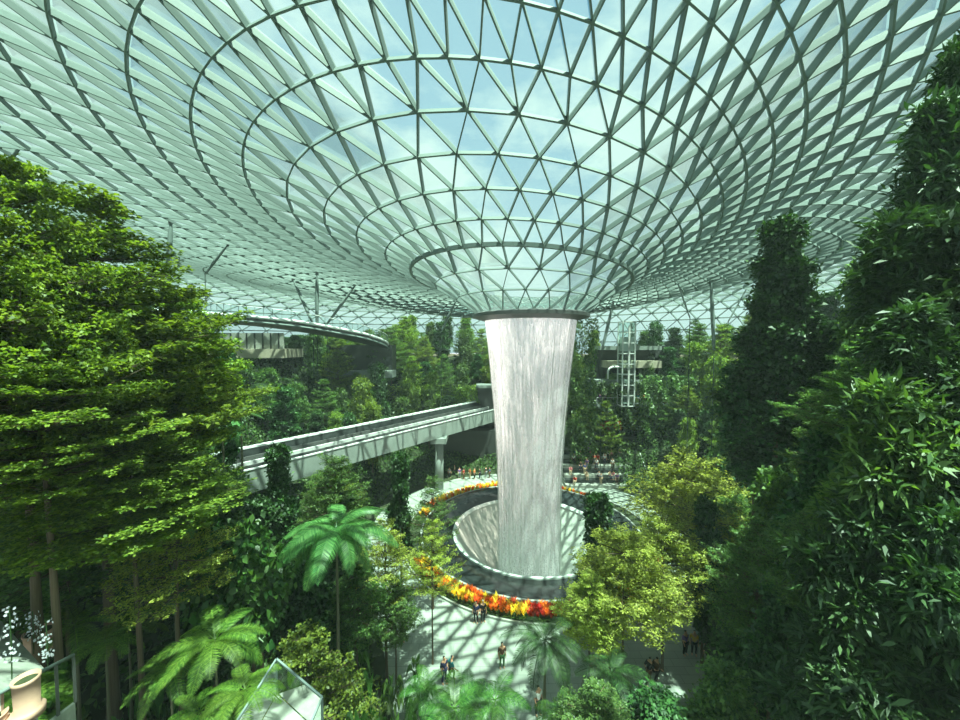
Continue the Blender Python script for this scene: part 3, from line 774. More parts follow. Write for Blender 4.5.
def palm(kind, px, py, d, L, n, label, name='palm', cat='palm', group=None, tr=.11, gz=None, pitch=(.0, .9)):
    c = P(px, py, d); gz = ground(c.x, c.y) if gz is None else gz
    gz = min(gz, c.z-.3)
    t = empty(name, (c.x, c.y, gz), 0, label, cat, group)
    k = bpy.data.objects.new('trunk', ptr); link(k, t); k.scale = (tr, tr, c.z-gz+.1); k.location = (0, 0, -.1)
    base = {'palm': 3.0, 'palm2': 2.2, 'fern': 1.5, 'cane': 1.6}[kind]; a0 = rng.random()*6
    for i in range(n):
        f = bpy.data.objects.new('frond', FR[kind]); link(f, t); f.location = (0, 0, c.z-gz)
        q = i/(n-1); f.rotation_euler = (rng.normal()*.1, -(pitch[0]+(pitch[1]-pitch[0])*q)+rng.normal()*.05+.0, a0+i*2.39996); s = L/base*(.85+.25*rng.random())
        f.scale = (s, s, s)
    return t
def bigleaf_mesh(name, n, L, mat, seed, wid=.3):
    g = np.random.default_rng(seed); V = []
    for i in range(n):
        a = g.random()*6.28; el = .5+.7*g.random(); st = L*(.5+.7*g.random()); ll = L*(.6+.5*g.random())
        d = np.array([math.cos(a)*math.cos(el), math.sin(a)*math.cos(el), math.sin(el)]); p = d*st
        side = np.array([-math.sin(a), math.cos(a), 0])
        w = side*.008; V.append([-w, p-w, p+w, w])
        prev = p; dd = d.copy()
        for k in range(5):
            dd = norm(dd+np.array([math.cos(a)*.25, math.sin(a)*.25, -.42])); nx = prev+dd*ll/5
            w0 = wid*ll*math.sin(PI*min(.97, (k+.12)/5))**.7; w1 = wid*ll*(math.sin(PI*min(.999, (k+1)/5+.02))**.7 if k < 4 else .02)
            up = np.cross(side, dd)*-1
            V.append([prev, prev+side*w0+up*w0*.3, nx+side*w1+up*w1*.3, nx]); V.append([prev, nx, nx-side*w1+up*w1*.3, prev-side*w0+up*w0*.3])
            prev = nx
    return quads_mesh(name, np.array(V), mat)
BL = [bigleaf_mesh('broad_plant_a', 26, .55, M['leaf_broad'], 1), bigleaf_mesh('broad_plant_b', 22, .6, M['leaf_glossy'], 2, .22), bigleaf_mesh('broad_plant_c', 30, .45, M['leaf_mid'], 3, .26)]
PLANTS = []
def bigplant(v, px, py, d, s, label=None, group=None, ground_it=True):
    c = P(px, py, d); z = ground(c.x, c.y)-.05 if ground_it else c.z
    t = mesh_obj('broad_leaved_plant', BL[v]); t.location = (c.x, c.y, z); t.scale = (s, s, s*(max(1, (c.z-z)/(s*.9)) if ground_it else 1)); t.rotation_euler = (0, 0, rng.random()*6.28)
    tag(t, label, 'plant', group); PLANTS.append((t, px)); return t

# ---- hero trees: left side
tree('T', 10, 158, 500, 95, 10.5, 'tall leafy tree filling the far left edge, its crown highest on the left', dense=2, var=1)
tree('T', 92, 200, 480, 128, 13.5, 'large layered bright green tree with a thick bare trunk at left', dense=2, var=0, tr=.2)
tree('T', 182, 290, 455, 60, 18, 'layered green tree right of the large left tree', dense=2)
tree('T', 40, 330, 500, 100, 10.0, 'low spreading layered tree in front of the large left tree', dense=1)
tree('Y', 190, 366, 450, 45, 16, 'layered tree with yellowish brown tips beside the guideway end', dense=2)
tree('T', 130, 430, 545, 85, 12, 'wide flat-tiered tree under the large left tree', dense=2, var=1, tr=.12)
tree('G', 60, 470, 600, 80, 14, 'shaded green tree behind the brown trunk at left')
tree('G', 10, 470, 620, 60, 14, 'shaded green tree at the far left below the balcony slabs')
tree('Y', 175, 505, 600, 60, 13, 'bright yellow-green layered tree left of the dark conical tree', dense=1)
tree('D', 225, 350, 470, 24, 30, 'narrow dark tree just above the left end of the guideway')
tree('B', 208, 535, 615, 42, 15, 'broad-leaved tree with round pale leaves left of centre', dense=2, var=0)
tree('B', 250, 540, 640, 38, 15.5, 'broad-leaved tree with bright round leaves beside the pinnate palm', dense=2, var=0)
tree('C', 278, 448, 560, 25, 20, 'compact dark conical tree in front of the guideway girder', dense=2)
tree('D', 258, 500, 600, 30, 19, 'low dark tree at the foot of the conical tree')
tree('Y', 335, 458, 540, 36, 24, 'feathery green tree right of the conical tree, below the girder', dense=2, mat='leaf_mid')
tree('C', 400, 455, 560, 20, 27, 'slim dark tree left of the guideway pier', dense=2)
tree('Y', 432, 478, 545, 26, 28, 'small feathery tree at the left rim of the basin', mat='leaf_mid')
tree('Y', 385, 520, 600, 36, 22, 'feathery pale green tree left of the yellow flowers', dense=1)
tree('Y', 432, 522, 596, 28, 23, 'slender feathery tree whose thin trunk stands on the plaza edge', dense=1, tr=.06)
tree('G', 355, 560, 640, 36, 20, 'shaded green tree under the large pinnate palm', dense=1)
tree('G', 395, 580, 640, 25, 21, 'small green tree over the people left of the plaza')
# ---- hero trees: centre right
tree('C', 598, 498, 640, 30, 25, 'dark conical tree overlapping the right rim of the basin', dense=2)
tree('Y', 625, 532, 618, 58, 20.5, 'yellow-green spreading tree in front of the basin, right of centre', dense=2)
tree('Y', 690, 460, 560, 66, 27, 'bright yellow-green spreading tree right of the basin', dense=2, var=0)
tree('Y', 665, 520, 610, 52, 22.5, 'bright feathery tree between the basin and the tall right trees', dense=2)
tree('Y', 735, 500, 600, 48, 24, 'feathery tree below the tall dark tree', mat='leaf_mid', dense=2)
tree('G', 590, 575, 640, 34, 19.5, 'olive feathery tree with twin trunks at the plaza edge', dense=1, mat='leaf_yellow')
tree('D', 706, 500, 640, 24, 23, 'dark narrow tree amid the feathery trees at right')
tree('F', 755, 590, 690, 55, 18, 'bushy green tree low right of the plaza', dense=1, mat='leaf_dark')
# ---- hero trees: right side
tree('D', 783, 222, 400, 44, 20, 'tall dark dense tree standing against the roof at right', dense=2, tr=.2)
tree('D', 760, 330, 480, 52, 21, 'broad dark tree below the tall one, over its left shoulder', dense=2, mat='leaf_dark')
tree('D', 822, 330, 470, 42, 19, 'broad dark tree over the right shoulder of the tall one', dense=2)
tree('L', 966, 45, 165, 36, 11, 'dark long-leaved tree, topmost at the right edge', dense=1, var=1)
tree('L', 942, 112, 270, 56, 10.5, 'dark long-leaved tree just below the topmost one at the right edge', dense=1, var=1)
tree('L', 905, 222, 345, 60, 10, 'dark long-leaved tree whose crown juts left near the top right', dense=1, var=1)
tree('L', 956, 230, 420, 62, 9.2, 'dark long-leaved tree at the right edge at mid height', dense=1, var=0)
tree('L', 910, 315, 450, 60, 9.0, 'dark long-leaved tree below the one that juts left', dense=1, var=1)
tree('L', 950, 390, 560, 66, 8.2, 'dark long-leaved tree at the right edge below mid height', dense=1, var=1)
tree('F', 868, 270, 430, 46, 17, 'paler bushy tree between the tall dark tree and the right edge', dense=1)
tree('T', 875, 340, 450, 60, 13, 'olive layered tree in the gap left of the right edge', dense=1, mat='leaf_mid')
tree('L', 890, 395, 570, 66, 8.6, 'glossy long-leaved tree in front of the paler ones at right, mid height', dense=1, mat='leaf_mid')
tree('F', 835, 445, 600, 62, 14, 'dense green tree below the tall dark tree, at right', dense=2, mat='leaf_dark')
tree('F', 775, 480, 610, 45, 17, 'dense green tree beside the yellow-green feathery trees', dense=1)
tree('L', 935, 520, 720, 76, 7.6, 'dark glossy tree filling the right edge low down', dense=1)
tree('L', 860, 520, 700, 70, 8.4, 'dark glossy long-leaved tree low at right, left of the edge one', dense=1)
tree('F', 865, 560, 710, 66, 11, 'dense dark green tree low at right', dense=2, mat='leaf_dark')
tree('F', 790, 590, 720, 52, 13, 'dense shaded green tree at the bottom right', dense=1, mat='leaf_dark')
tree('L', 830, 640, 780, 70, 9, 'glossy shaded shrub-like tree at the bottom right edge', dense=1)
tree('F', 655, 698, 770, 50, 12, 'shaded bushy tree at the bottom edge right of the plaza palms', mat='leaf_dark')
tree('F', 725, 672, 770, 50, 12.5, 'shaded bushy tree at the bottom edge below the tree trunks', mat='leaf_mid')
tree('G', 600, 690, 760, 45, 12, 'low layered tree at the bottom edge right of centre')
tree('T', 830, 500, 620, 60, 11, 'layered green tree half way down the right side', mat='leaf_mid', var=1)
tree('T', 760, 520, 640, 50, 16, 'layered tree just right of the yellow-green trees', mat='leaf_mid', var=0)
tree('G', 925, 430, 540, 50, 9.5, 'olive layered tree peeping between the dark ones at the right edge', mat='leaf_yellow')
tree('T', 845, 400, 500, 45, 15, 'olive layered tree below the pale bushy one at right', mat='leaf_mid', var=1)
# ---- palms, ferns
palm('palm', 336, 528, 17.5, 3.3, 18, 'large pinnate palm with broad arching fronds left of the basin', tr=.12, pitch=(-.45, .5))
palm('palm', 172, 508, 14, 2.1, 9, 'palm with broad upright fronds amid the left trees', tr=.1, pitch=(-.2, .6))
palm('palm2', 545, 640, 17.5, 2.3, 16, 'dark green palm standing on the plaza below the waterfall', tr=.12, pitch=(-.6, .5))
palm('palm2', 612, 672, 16, 2.0, 11, 'low dark palm right of the plaza palm', tr=.09, pitch=(-.4, .5))
palm('palm2', 470, 470+230, 14, 1.5, 12, 'bright feather palm at the bottom centre', tr=.07, pitch=(-.3, .5))
palm('palm2', 240, 395, 27, 2.6, 13, 'feather palm above the left end of the guideway', tr=.12, pitch=(-.5, .5))
palm('palm', 222, 420, 25, 2.6, 10, 'grey-green drooping palm left of the guideway end', tr=.12, pitch=(-.8, .6))
for (px, py, d, L, n, lab) in [(215, 640, 11.5, 1.9, 15, 'bright yellow-green tree fern in the lower left'), (170, 668, 12, 1.4, 12, 'tree fern below and left of the bright one'),
    (245, 690, 9.8, 1.3, 13, 'bright tree fern beside the glass balustrade'), (75, 625, 12.5, 1.5, 12, 'green fern behind the orchid sprays'), (128, 628, 13.5, 1.5, 11, 'fern right of the thick brown trunk'),
    (200, 712, 10, 1.2, 12, 'fern at the bottom edge left of the glass balustrade'), (105, 640, 12.0, 1.3, 12, 'fern just left of the thick brown trunk')]:
    palm('fern', px, py, d, L, n, lab, 'tree_fern', 'fern', None, .07, None, (-.35, .32))
for (px, py, d, L, n, lab) in [(455, 708, 13, 1.7, 14, 'bright arching cane palm at the bottom edge of the plaza'), (495, 700, 13.5, 1.6, 13, 'bright cane palm left of the dark plaza palm'), (425, 690, 14, 1.3, 11, 'small cane palm in the leafy bed left of the plaza'), (560, 716, 13, 1.3, 11, 'dark cane palm at the bottom right of centre')]:
    palm('cane', px, py, d, L, n, lab, 'cane_palm', 'palm', None, .05, None, (-.5, .5))
spots = [(352, 668, 13, 1.1, 0), (375, 690, 12, 1.2, 0), (400, 668, 15, 1.1, 0), (398, 712, 11.5, 1.2, 1), (345, 705, 11, 1.1, 2), (420, 640, 19, 1.2, 0), (370, 645, 16, 1.2, 0), (392, 628, 19, 1.1, 2), (425, 665, 16.5, 1.0, 1), (330, 650, 14, 1.2, 1), (443, 680, 15.5, .9, 0), (416, 700, 13, 1.1, 0), (300, 650, 14, 1.1, 2), (150, 690, 11, 1.1, 2), (130, 700, 10.5, 1.0, 1), (128, 662, 12.5, 1.0, 0), (160, 640, 13.5, 1.1, 0), (285, 620, 17, 1.2, 2), (318, 615, 18, 1.1, 1), (355, 622, 18, 1.0, 0), (640, 700, 14, 1.1, 2), (590, 700, 14, 1.0, 0), (680, 700, 14, 1.1, 1), (720, 680, 15, 1.1, 0), (745, 700, 13, 1.0, 2), (622, 655, 20, .9, 2), (700, 665, 18, 1.0, 2), (520, 712, 13.5, .8, 0)]
spots.sort(key=lambda s: s[0])

ORD = ['first', 'second', 'third', 'fourth', 'fifth', 'sixth', 'seventh', 'eighth', 'ninth', 'tenth', 'eleventh', 'twelfth', 'thirteenth', 'fourteenth', 'fifteenth', 'sixteenth', 'seventeenth', 'eighteenth', 'nineteenth', 'twentieth',
       'twenty-first', 'twenty-second', 'twenty-third', 'twenty-fourth', 'twenty-fifth', 'twenty-sixth', 'twenty-seventh', 'twenty-eighth', 'twenty-ninth', 'thirtieth']+['thirty-'+s for s in ('first', 'second', 'third', 'fourth', 'fifth', 'sixth', 'seventh', 'eighth', 'ninth')]
def ordered(items, fmt, group):
    """items: (object, px); label each by its place from the left"""
    items = sorted(items, key=lambda q: q[1])
    for i, (o, _) in enumerate(items):
        o['label'] = fmt % (ORD[i] if i < len(ORD) else 'one'); o['group'] = group
for s in spots: bigplant(s[4], s[0], s[1], s[2], s[3])
ordered(PLANTS, '%s from the left of the broad-leaved plants along the bottom', 'broad-leaved plants along the bottom')

# ---- fill trees on the slopes
CLEAR = [(408, 700, 478, 700, 46), (205, 500, 398, 470, 70), (384, 500, 440, 500, 60), (596, 665, 320, 440, 58), (560, 665, 452, 510, 52), (480, 600, 300, 700, 45), (205, 392, 300, 372, 58)]
def skyline(px):
    xs = [0, 150, 215, 300, 390, 400, 470, 490, 570, 600, 640, 665, 700, 740, 850, 960]; ys = [200, 300, 345, 335, 330, 316, 318, 322, 322, 330, 330, 306, 316, 318, 280, 240]
    return float(np.interp(px, xs, ys))
placed = []
def try_fill(x, y, key, h, r, mat=None, dense=1):
    gz = ground(x, y)
    if y > 48 and rng.random() < .6:
        q = proj((x, y, gz)); zt = P(q[0], skyline(q[0])+10*rng.random()**2, y).z
        if 4 < zt-gz < 13: h = zt-gz; r = max(r, .29*h)
    if gz < .3 and not (y > 58): return None
    top = proj((x, y, gz+h)); cb = proj((x, y, gz+h*.15))
    px, d = top[0], y
    if d < 12 or px < -60 or px > 1020: return None
    hw = r/d*FPX
    y0, y1 = top[1], cb[1]
    if y0 < skyline(px)-2: return None
    ra = roof_above(x, y)-.8
    if gz+h > ra and ra-gz > 4: h = ra-gz; top = proj((x, y, gz+h)); y0 = top[1]
    if gz+h > ra+.01 or roof_above(x-r, y+r) < gz+h*.6 or roof_above(x+r, y+r) < gz+h*.6: return None
    gof = (x+22.1)*-.797+(y-30.1)*.604
    for (a, b, c, e, dd) in CLEAR:
        if dd in (70, 60) and gof > 5.6+r*.7: continue
        if d < dd and px+hw*.8 > a and px-hw*.8 < b and y1+ (10 if d > 40 else 60) > c and y0 < e: return None
    for (qx, qy, qr) in placed:
        if math.hypot(x-qx, y-qy) < .6*(r+qr): return None
    placed.append((x, y, r))
    return tree(key, px, y0, y1, hw, d, None, None, dense=dense, mat=mat)
regions = [('far', 'hillside behind the guideway', lambda x, y: y > 48 and x < -3 and not(y < 60 and x > -14)),
           ('mid', 'slope behind the waterfall', lambda x, y: y > 60 and -3 <= x < 16),
           ('rfar', 'far right hillside', lambda x, y: y > 40 and x >= 16),
           ('lnear', 'near left slope', lambda x, y: y <= 48 and x < 0),
           ('rnear', 'near right slope', lambda x, y: y <= 40 and x > 0)]
kinds = [('F', 'bushy green tree', None), ('F', 'bushy dark green tree', 'leaf_dark'), ('G', 'layered green tree', None), ('D', 'dark dense tree', 'leaf_dark'), ('G', 'layered light green tree', 'leaf_bright'), ('F', 'bushy light green tree', 'leaf_bright')]
bag = {}
for rn, rl, rf in regions:
    n_try = {'far': 3500, 'mid': 1200, 'rfar': 3500, 'lnear': 800, 'rnear': 1200}[rn]
    cap = {'far': 90, 'mid': 26, 'rfar': 80, 'lnear': 26, 'rnear': 40}[rn]; cnt = 0
    for _ in range(n_try):
        if cnt >= cap: break
        if rn == 'far': x, y = -62+60*rng.random(), 48+38*rng.random()
        elif rn == 'mid': x, y = -4+20*rng.random(), 60+20*rng.random()
        elif rn == 'rfar': x, y = 16+48*rng.random(), 40+44*rng.random()
        elif rn == 'lnear': x, y = -40+38*rng.random(), 14+34*rng.random()
        else: x, y = 10+32*rng.random(), 13+28*rng.random()
        if not rf(x, y): continue
        ki = int(rng.integers(len(kinds))); key, kn, mt = kinds[ki]
        h = 6.0+5*rng.random(); r = (1.9+1.2*rng.random())*(.85 if key in 'DC' else 1.0); r = max(r, .27*h)
        o = try_fill(x, y, key, h, r, mt)
        if o: cnt += 1; bag.setdefault((rn, rl, ki, kn), []).append((o, proj(tuple(o.location))[0]))
for (rn, rl, ki, kn), items in bag.items():
    ordered(items, '%s '+kn+' from the left on the '+rl, kn+'s on the '+rl)

# hanging greenery on the columns right of the fall
def vines():
    for (x0, x1, y0, y1, d, mat, lab) in [(571, 598, 318, 485, 56, 'leaf_mid', 'tall wall of hanging green creepers just right of the waterfall'), (640, 700, 375, 490, 57, 'leaf_mid', 'terraces overgrown with green creepers right of the lift'),
                                     (597, 660, 382, 395, 58.3, 'leaf_ground', 'strip of creepers hanging from the terrace under the lift'), (597, 640, 442, 462, 57.5, 'leaf_mid', 'strip of creepers hanging below the red flowers'), (597, 650, 408, 428, 58, 'leaf_ground', 'strip of dark creepers below the railed terrace'),
                                     (384, 480, 385, 402, 66, 'leaf_bright', 'low band of bright shrubs along the far side of the guideway')]:
        a = P(x0, y1, d); b = P(x1, y0, d); n = int((b.x-a.x)*(b.z-a.z)*45)
        g = np.random.default_rng(int(x0)); c = np.array([(a.x+b.x)/2, d, a.z])
        Pt = np.stack([(a.x-c[0])+(b.x-a.x)*g.random(n), g.random(n)*1.2, (b.z-a.z)*g.random(n)], 1)
        Pt[:, 1] += .5*np.sin(Pt[:, 0]*2.1+Pt[:, 2]*1.3)
        D = norm(g.normal(size=(n, 3))*.7+np.array([0, -.6, -.5])); U = norm(g.normal(size=(n, 3))*.4+np.array([0, -.6, .9])); L = .25+.25*g.random(n)
        o = mesh_obj('creepers', quads_mesh('creepers', leaves(Pt, D, U, L, L*.32), M[mat])); o.location = c
        tag(o, lab, 'creepers', None, 'stuff')
vines()
# undergrowth over the slopes
def undergrowth():
    n = 150000; g = np.random.default_rng(3); xs = -60+115*g.random(n*2); ys = 6+75*g.random(n*2)
    keep = []; 
    for x, y in zip(xs, ys):
        if abs(x) > y*1.45+4: continue
        z = ground(x, y)
        if z <= .12 or (y > 55 and roof_above(x, y) < z+1.5): continue
        keep.append((x, y, z))
        if len(keep) >= n: break
    Pt = np.array(keep); n = len(Pt)
    hgt = .25+1.1*(.5+.5*np.sin(Pt[:, 0]*.9+1.7*np.sin(Pt[:, 1]*.6)))*(.5+.5*np.cos(Pt[:, 1]*1.1+Pt[:, 0]*.35))
    Pt[:, 2] += hgt*g.random(n)**.5
    D = norm(g.normal(size=(n, 3))+np.array([0, 0, .5])); U = norm(g.normal(size=(n, 3))*.4+np.array([0, -.2, .9])); L = (.22+.3*g.random(n))
    o = mesh_obj('undergrowth', quads_mesh('undergrowth', leaves(Pt, D, U, L, L*.3), M['leaf_ground'])); tag(o, 'leafy green undergrowth covering the slopes between the trees', 'undergrowth', None, 'stuff')
undergrowth()

# ------------------------------------------------------------------ flowers round the basin
def brom_mesh(name, mat, seed):
    g = np.random.default_rng(seed); V = []
    n = 12
    a = g.random()*6+np.arange(n)*2.4; d = np.stack([np.cos(a)*.45, np.sin(a)*.45, np.ones(n)*(.8+.3*g.random(n))], 1)
    z = np.tile([[0, 0, .22]], (n, 1))+g.normal(size=(n, 3))*.05
    return quads_mesh(name, leaves(z, d, np.stack([-np.cos(a), -np.sin(a), np.ones(n)*.5], 1), .38, .065), M[mat])
def brom_leaf(seed):
    g = np.random.default_rng(seed); n = 12; a = np.arange(n)*2.4; d = np.stack([np.cos(a), np.sin(a), .55+.3*g.random(n)], 1)
    return quads_mesh('rosette', leaves(np.zeros((n, 3)), d, np.stack([-np.cos(a)*.5, -np.sin(a)*.5, np.ones(n)], 1), .36, .04), M['leaf_mid'])
FLW = {k: brom_mesh('bloom_'+k, 'flower_'+k, i) for i, k in enumerate(('orange', 'yellow', 'red'))}; RS = brom_leaf(4)
def flowers():
    cnt = 0
    arcs = [('near left basin rim', 208, 262, 30, lambda f: ['yellow', 'orange', 'yellow', 'orange', 'yellow', 'red']),
            ('near basin rim', 262, 292, 20, lambda f: ['orange', 'red', 'orange', 'red', 'red']),
            ('near right basin rim', 292, 335, 18, lambda f: ['orange', 'yellow', 'red', 'orange']),
            ('far left basin rim', 95, 165, 26, lambda f: ['orange', 'yellow', 'yellow']),
            ('far right basin rim', 25, 82, 22, lambda f: ['orange', 'red', 'yellow'])]
    for an, a0, a1, n, pal in arcs:
        for row in range(3):
            seen = {}
            for i in range(n):
                if cnt >= 299: return
                f = (i+.5*(row % 2)+.3*rng.random())/n; a = math.radians(a0+(a1-a0)*f if a0 > 180 else a1+(a0-a1)*f); r = 12.35+.42*row+.12*rng.random()
                col = pal(f)[int(rng.integers(len(pal(f))))]
                t = empty('bromeliad', (AX+r*math.cos(a), AY+r*math.sin(a), .0), rng.random()*6.28, '%s %s bromeliad from left, %s row, %s' % (ORD[seen.setdefault(col, 0)], col, ('inner', 'middle', 'outer')[row], an), 'flower', '%s bromeliads along the %s' % (col, an))
                s = 1.15+.5*rng.random(); t.scale = (s, s, s)
                link(bpy.data.objects.new('leaves', RS), t); link(bpy.data.objects.new('bloom', FLW[col]), t); cnt += 1; seen[col] += 1
flowers()
def flower_kerb():
    m = MB(); m.lathe([(13.75, -.1), (13.75, .18), (13.9, .18), (13.9, -.1)], 120, (AX, AY)); tag(m.build('trim_2', M['tile']), 'low stone kerb round the flower band', 'kerb', kind='structure')
    m = MB(); m.lathe([(12.1, .06), (13.75, .06)], 120, (AX, AY)); tag(m.build('flower_bed', M['soil']), 'ring of dark planting soil round the basin', 'planting bed', kind='structure')
flower_kerb()
def red_flowers():
    for (x0, x1, y, d, lab, n) in [(598, 622, 432, 58.0, 'red flower on the terrace halfway up right of the waterfall', 16)]:
        its = []
        for i in range(n):
            p = P(x0+(x1-x0)*rng.random(), y-6*rng.random(), d); t = mesh_obj('red_flower', FLW['red']); t.location = (p.x, p.y-.2+.6*rng.random(), p.z-.3); s = 1.3+rng.random(); t.scale = (s, s, s)
            tag(t, lab, 'flower'); its.append((t, p.x))
        ordered(its, '%s red flower from the left on the terrace right of the waterfall', 'red flowers on the terrace right of the waterfall')
red_flowers()

# ------------------------------------------------------------------ people
def skinned(verts, edges, radii, root=0, sub=1):
    me = bpy.data.meshes.new('tmp'); me.from_pydata(verts, edges, []); o = bpy.data.objects.new('tmp', me); C.objects.link(o)
    o.modifiers.new('s', 'SKIN'); sk = me.skin_vertices[0].data
    for i, r in enumerate(radii):
        sk[i].radius = (r, r) if not hasattr(r, '__len__') else r
        sk[i].use_root = (i == root)
    sb = o.modifiers.new('u', 'SUBSURF'); sb.levels = sub; sb.render_levels = sub
    dg = bpy.context.evaluated_depsgraph_get(); dg.update(); ev = o.evaluated_get(dg); m2 = bpy.data.meshes.new_from_object(ev); bpy.data.objects.remove(o); 
    m2.shade_smooth(); return m2
def pose_pts(pose):
    if pose == 'stand':
        j = dict(pel=(0,0,.93), sp=(0,0,1.12), ch=(0,0,1.34), nk=(0,0,1.47), hd=(0,-.02,1.58), ht=(0,-.01,1.70))
        for s, n in ((-1,'l'),(1,'r')):
            j['sh'+n]=(s*.18,0,1.38); j['el'+n]=(s*.24,.02,1.10); j['wr'+n]=(s*.23,-.10,.88); j['ha'+n]=(s*.22,-.13,.80)
            j['hp'+n]=(s*.10,0,.88); j['kn'+n]=(s*.11,-.02,.48); j['an'+n]=(s*.12,.02,.09); j['to'+n]=(s*.13,-.14,.04)
    elif pose == 'walk':
        j = dict(pel=(0,0,.91), sp=(0,-.02,1.10), ch=(0,-.04,1.32), nk=(0,-.05,1.45), hd=(0,-.08,1.56), ht=(0,-.07,1.68))
        for s, n in ((-1,'l'),(1,'r')):
            j['sh'+n]=(s*.18,-.04,1.36); j['el'+n]=(s*.23,s*.14,1.10); j['wr'+n]=(s*.21,s*.18-.12,.90); j['ha'+n]=(s*.20,s*.2-.18,.84)
            j['hp'+n]=(s*.09,0,.86); j['kn'+n]=(s*.10,-s*.18-.04,.50); j['an'+n]=(s*.10,-s*.26+.08,.11 if s > 0 else .12); j['to'+n]=(s*.11,-s*.26-.07,.05)
    else:
        j = dict(pel=(0,.05,.50), sp=(0,.02,.70), ch=(0,-.04,.92), nk=(0,-.07,1.04), hd=(0,-.12,1.14), ht=(0,-.12,1.26))
        for s, n in ((-1,'l'),(1,'r')):
            j['sh'+n]=(s*.18,-.05,.96); j['el'+n]=(s*.22,-.16,.72); j['wr'+n]=(s*.14,-.38,.62); j['ha'+n]=(s*.11,-.45,.61)
            j['hp'+n]=(s*.10,.02,.49); j['kn'+n]=(s*.12,-.42,.50); j['an'+n]=(s*.12,-.42,.09); j['to'+n]=(s*.12,-.58,.04)
    return j
RAD = dict(pel=(.15,.11), sp=(.13,.10), ch=(.16,.11), nk=.055, hd=(.085,.10), ht=(.07,.08), sh=.07, el=.045, wr=.032, ha=.035, hp=.095, kn=.062, an=.042, to=.035)
def body_part(j, names, edges, infl=0.0, root=0):
    vs_ = [j[n] for n in names]; ix = {n: i for i, n in enumerate(names)}
    rr = []
    for n in names:
        r = RAD.get(n) or RAD[n[:2]]
        rr.append(tuple(q+infl for q in r) if isinstance(r, tuple) else (r+infl, r+infl))
    return skinned(vs_, [(ix[a], ix[b]) for a, b in edges], rr, root)
PB = {}
for ps in ('stand', 'walk', 'sit'):
    j = pose_pts(ps)
    nm = list(j.keys()); E_ = [('pel','sp'),('sp','ch'),('ch','nk'),('nk','hd'),('hd','ht')]
    for n in 'lr': E_ += [('ch','sh'+n),('sh'+n,'el'+n),('el'+n,'wr'+n),('wr'+n,'ha'+n),('pel','hp'+n),('hp'+n,'kn'+n),('kn'+n,'an'+n),('an'+n,'to'+n)]
    for n in 'lr':                                   # five fingers
        h = Vector(j['ha'+n]); w = Vector(j['wr'+n]); d = (h-w).normalized(); sd_ = Vector((1,0,0)) if abs(d.x) < .9 else Vector((0,1,0))
        sd_ = (d.cross(sd_)).normalized()
        for fi in range(5):
            key = 'fi%s%d' % (n, fi); off = (fi-1.5)*.017 if fi < 4 else -.04; ln = (.07, .08, .075, .06, .035)[fi]
            j[key] = tuple(h+sd_*off+d*ln); nm.append(key); E_.append(('ha'+n, key)); RAD[key] = .009
    body = body_part(j, nm, E_)
    top = body_part(j, ['pel','sp','ch','shl','ell','shr','elr'], [('pel','sp'),('sp','ch'),('ch','shl'),('shl','ell'),('ch','shr'),('shr','elr')], .018, 1)
    leg = body_part(j, ['pel','hpl','knl','anl','hpr','knr','anr'], [('pel','hpl'),('hpl','knl'),('knl','anl'),('pel','hpr'),('hpr','knr'),('knr','anr')], .016)
    hair = skinned([(j['hd'][0], j['hd'][1]+.035, j['hd'][2]+.02), (j['ht'][0], j['ht'][1]+.02, j['ht'][2]+.015)], [(0,1)], [(.10,.095), (.085,.085)])
    PB[ps] = (body, top, leg, hair)
PC = {'red': (190,40,36), 'white': (232,232,228), 'black': (28,28,32), 'blue': (52,84,160), 'teal': (30,120,124), 'yellow': (222,180,50), 'pink': (216,120,140), 'grey': (130,134,138), 'purple': (120,84,150), 'orange': (220,120,50), 'green': (70,120,70), 'navy': (34,42,80), 'beige': (196,178,146), 'brown': (90,62,44)}
for k_, v in PC.items(): M['cloth_'+k_] = simple('cloth_'+k_, v, .8, 0, .06)
M['skin'] = simple('skin', (196,150,120), .6, 0, .05); M['hair'] = simple('dark_hair', (30,24,22), .6, 0, .1)
_cm = {}
def colored(me, mat):
    k = (me.name, mat)
    if k not in _cm: m2 = me.copy(); m2.materials.clear(); m2.materials.append(M[mat]); _cm[k] = m2
    return _cm[k]
def person(px, py, d, pose, top, leg, rz, label, group=None, cap=None, z=None, s=1.0):
    p = P(px, py, d); z = (ground(p.x, p.y) if z is None else z)
    t = empty('person', (p.x, p.y, z), rz, label, 'person', group); t.scale = (s, s, s)
    b, tp, lg, hr = PB[pose]
    o = mesh_obj('body', colored(b, 'skin'), t); mesh_obj('top', colored(tp, 'cloth_'+top), t); mesh_obj('trousers', colored(lg, 'cloth_'+leg), t)
    mesh_obj('cap' if cap else 'hair', colored(hr, 'cloth_'+cap if cap else 'hair'), t)
    return t
def gd(px, py, z=0.0):
    """distance at which the pixel meets height z"""
    a = P(px, py, 10); return 10*(EYE-z)/(EYE-a.z)
def gp(px, py, *a, **k): return person(px, py, gd(px, py), *a, z=0.0, **k)
gp(483, 622, 'stand', 'black', 'black', .3, 'person in black with a white cap standing by the flowers', cap='white')
gp(476, 623, 'stand', 'navy', 'black', -.4, 'person in dark clothes beside the one with the white cap')
gp(404, 641, 'stand', 'black', 'black', 1.2, 'person in black standing left of the thin plaza tree')
gp(393, 640, 'stand', 'pink', 'brown', 2.2, 'person in pink top left of the person in black')
gp(386, 638, 'walk', 'orange', 'navy', 2.8, 'person in orange top among the left group')
gp(368, 618, 'stand', 'navy', 'black', .5, 'person in navy under the feathery left tree')
gp(350, 596, 'walk', 'black', 'grey', .9, 'dark dressed person further back under the left trees')
gp(451, 682, 'walk', 'teal', 'black', 1.8, 'person in teal stooping at the bottom left of the plaza')
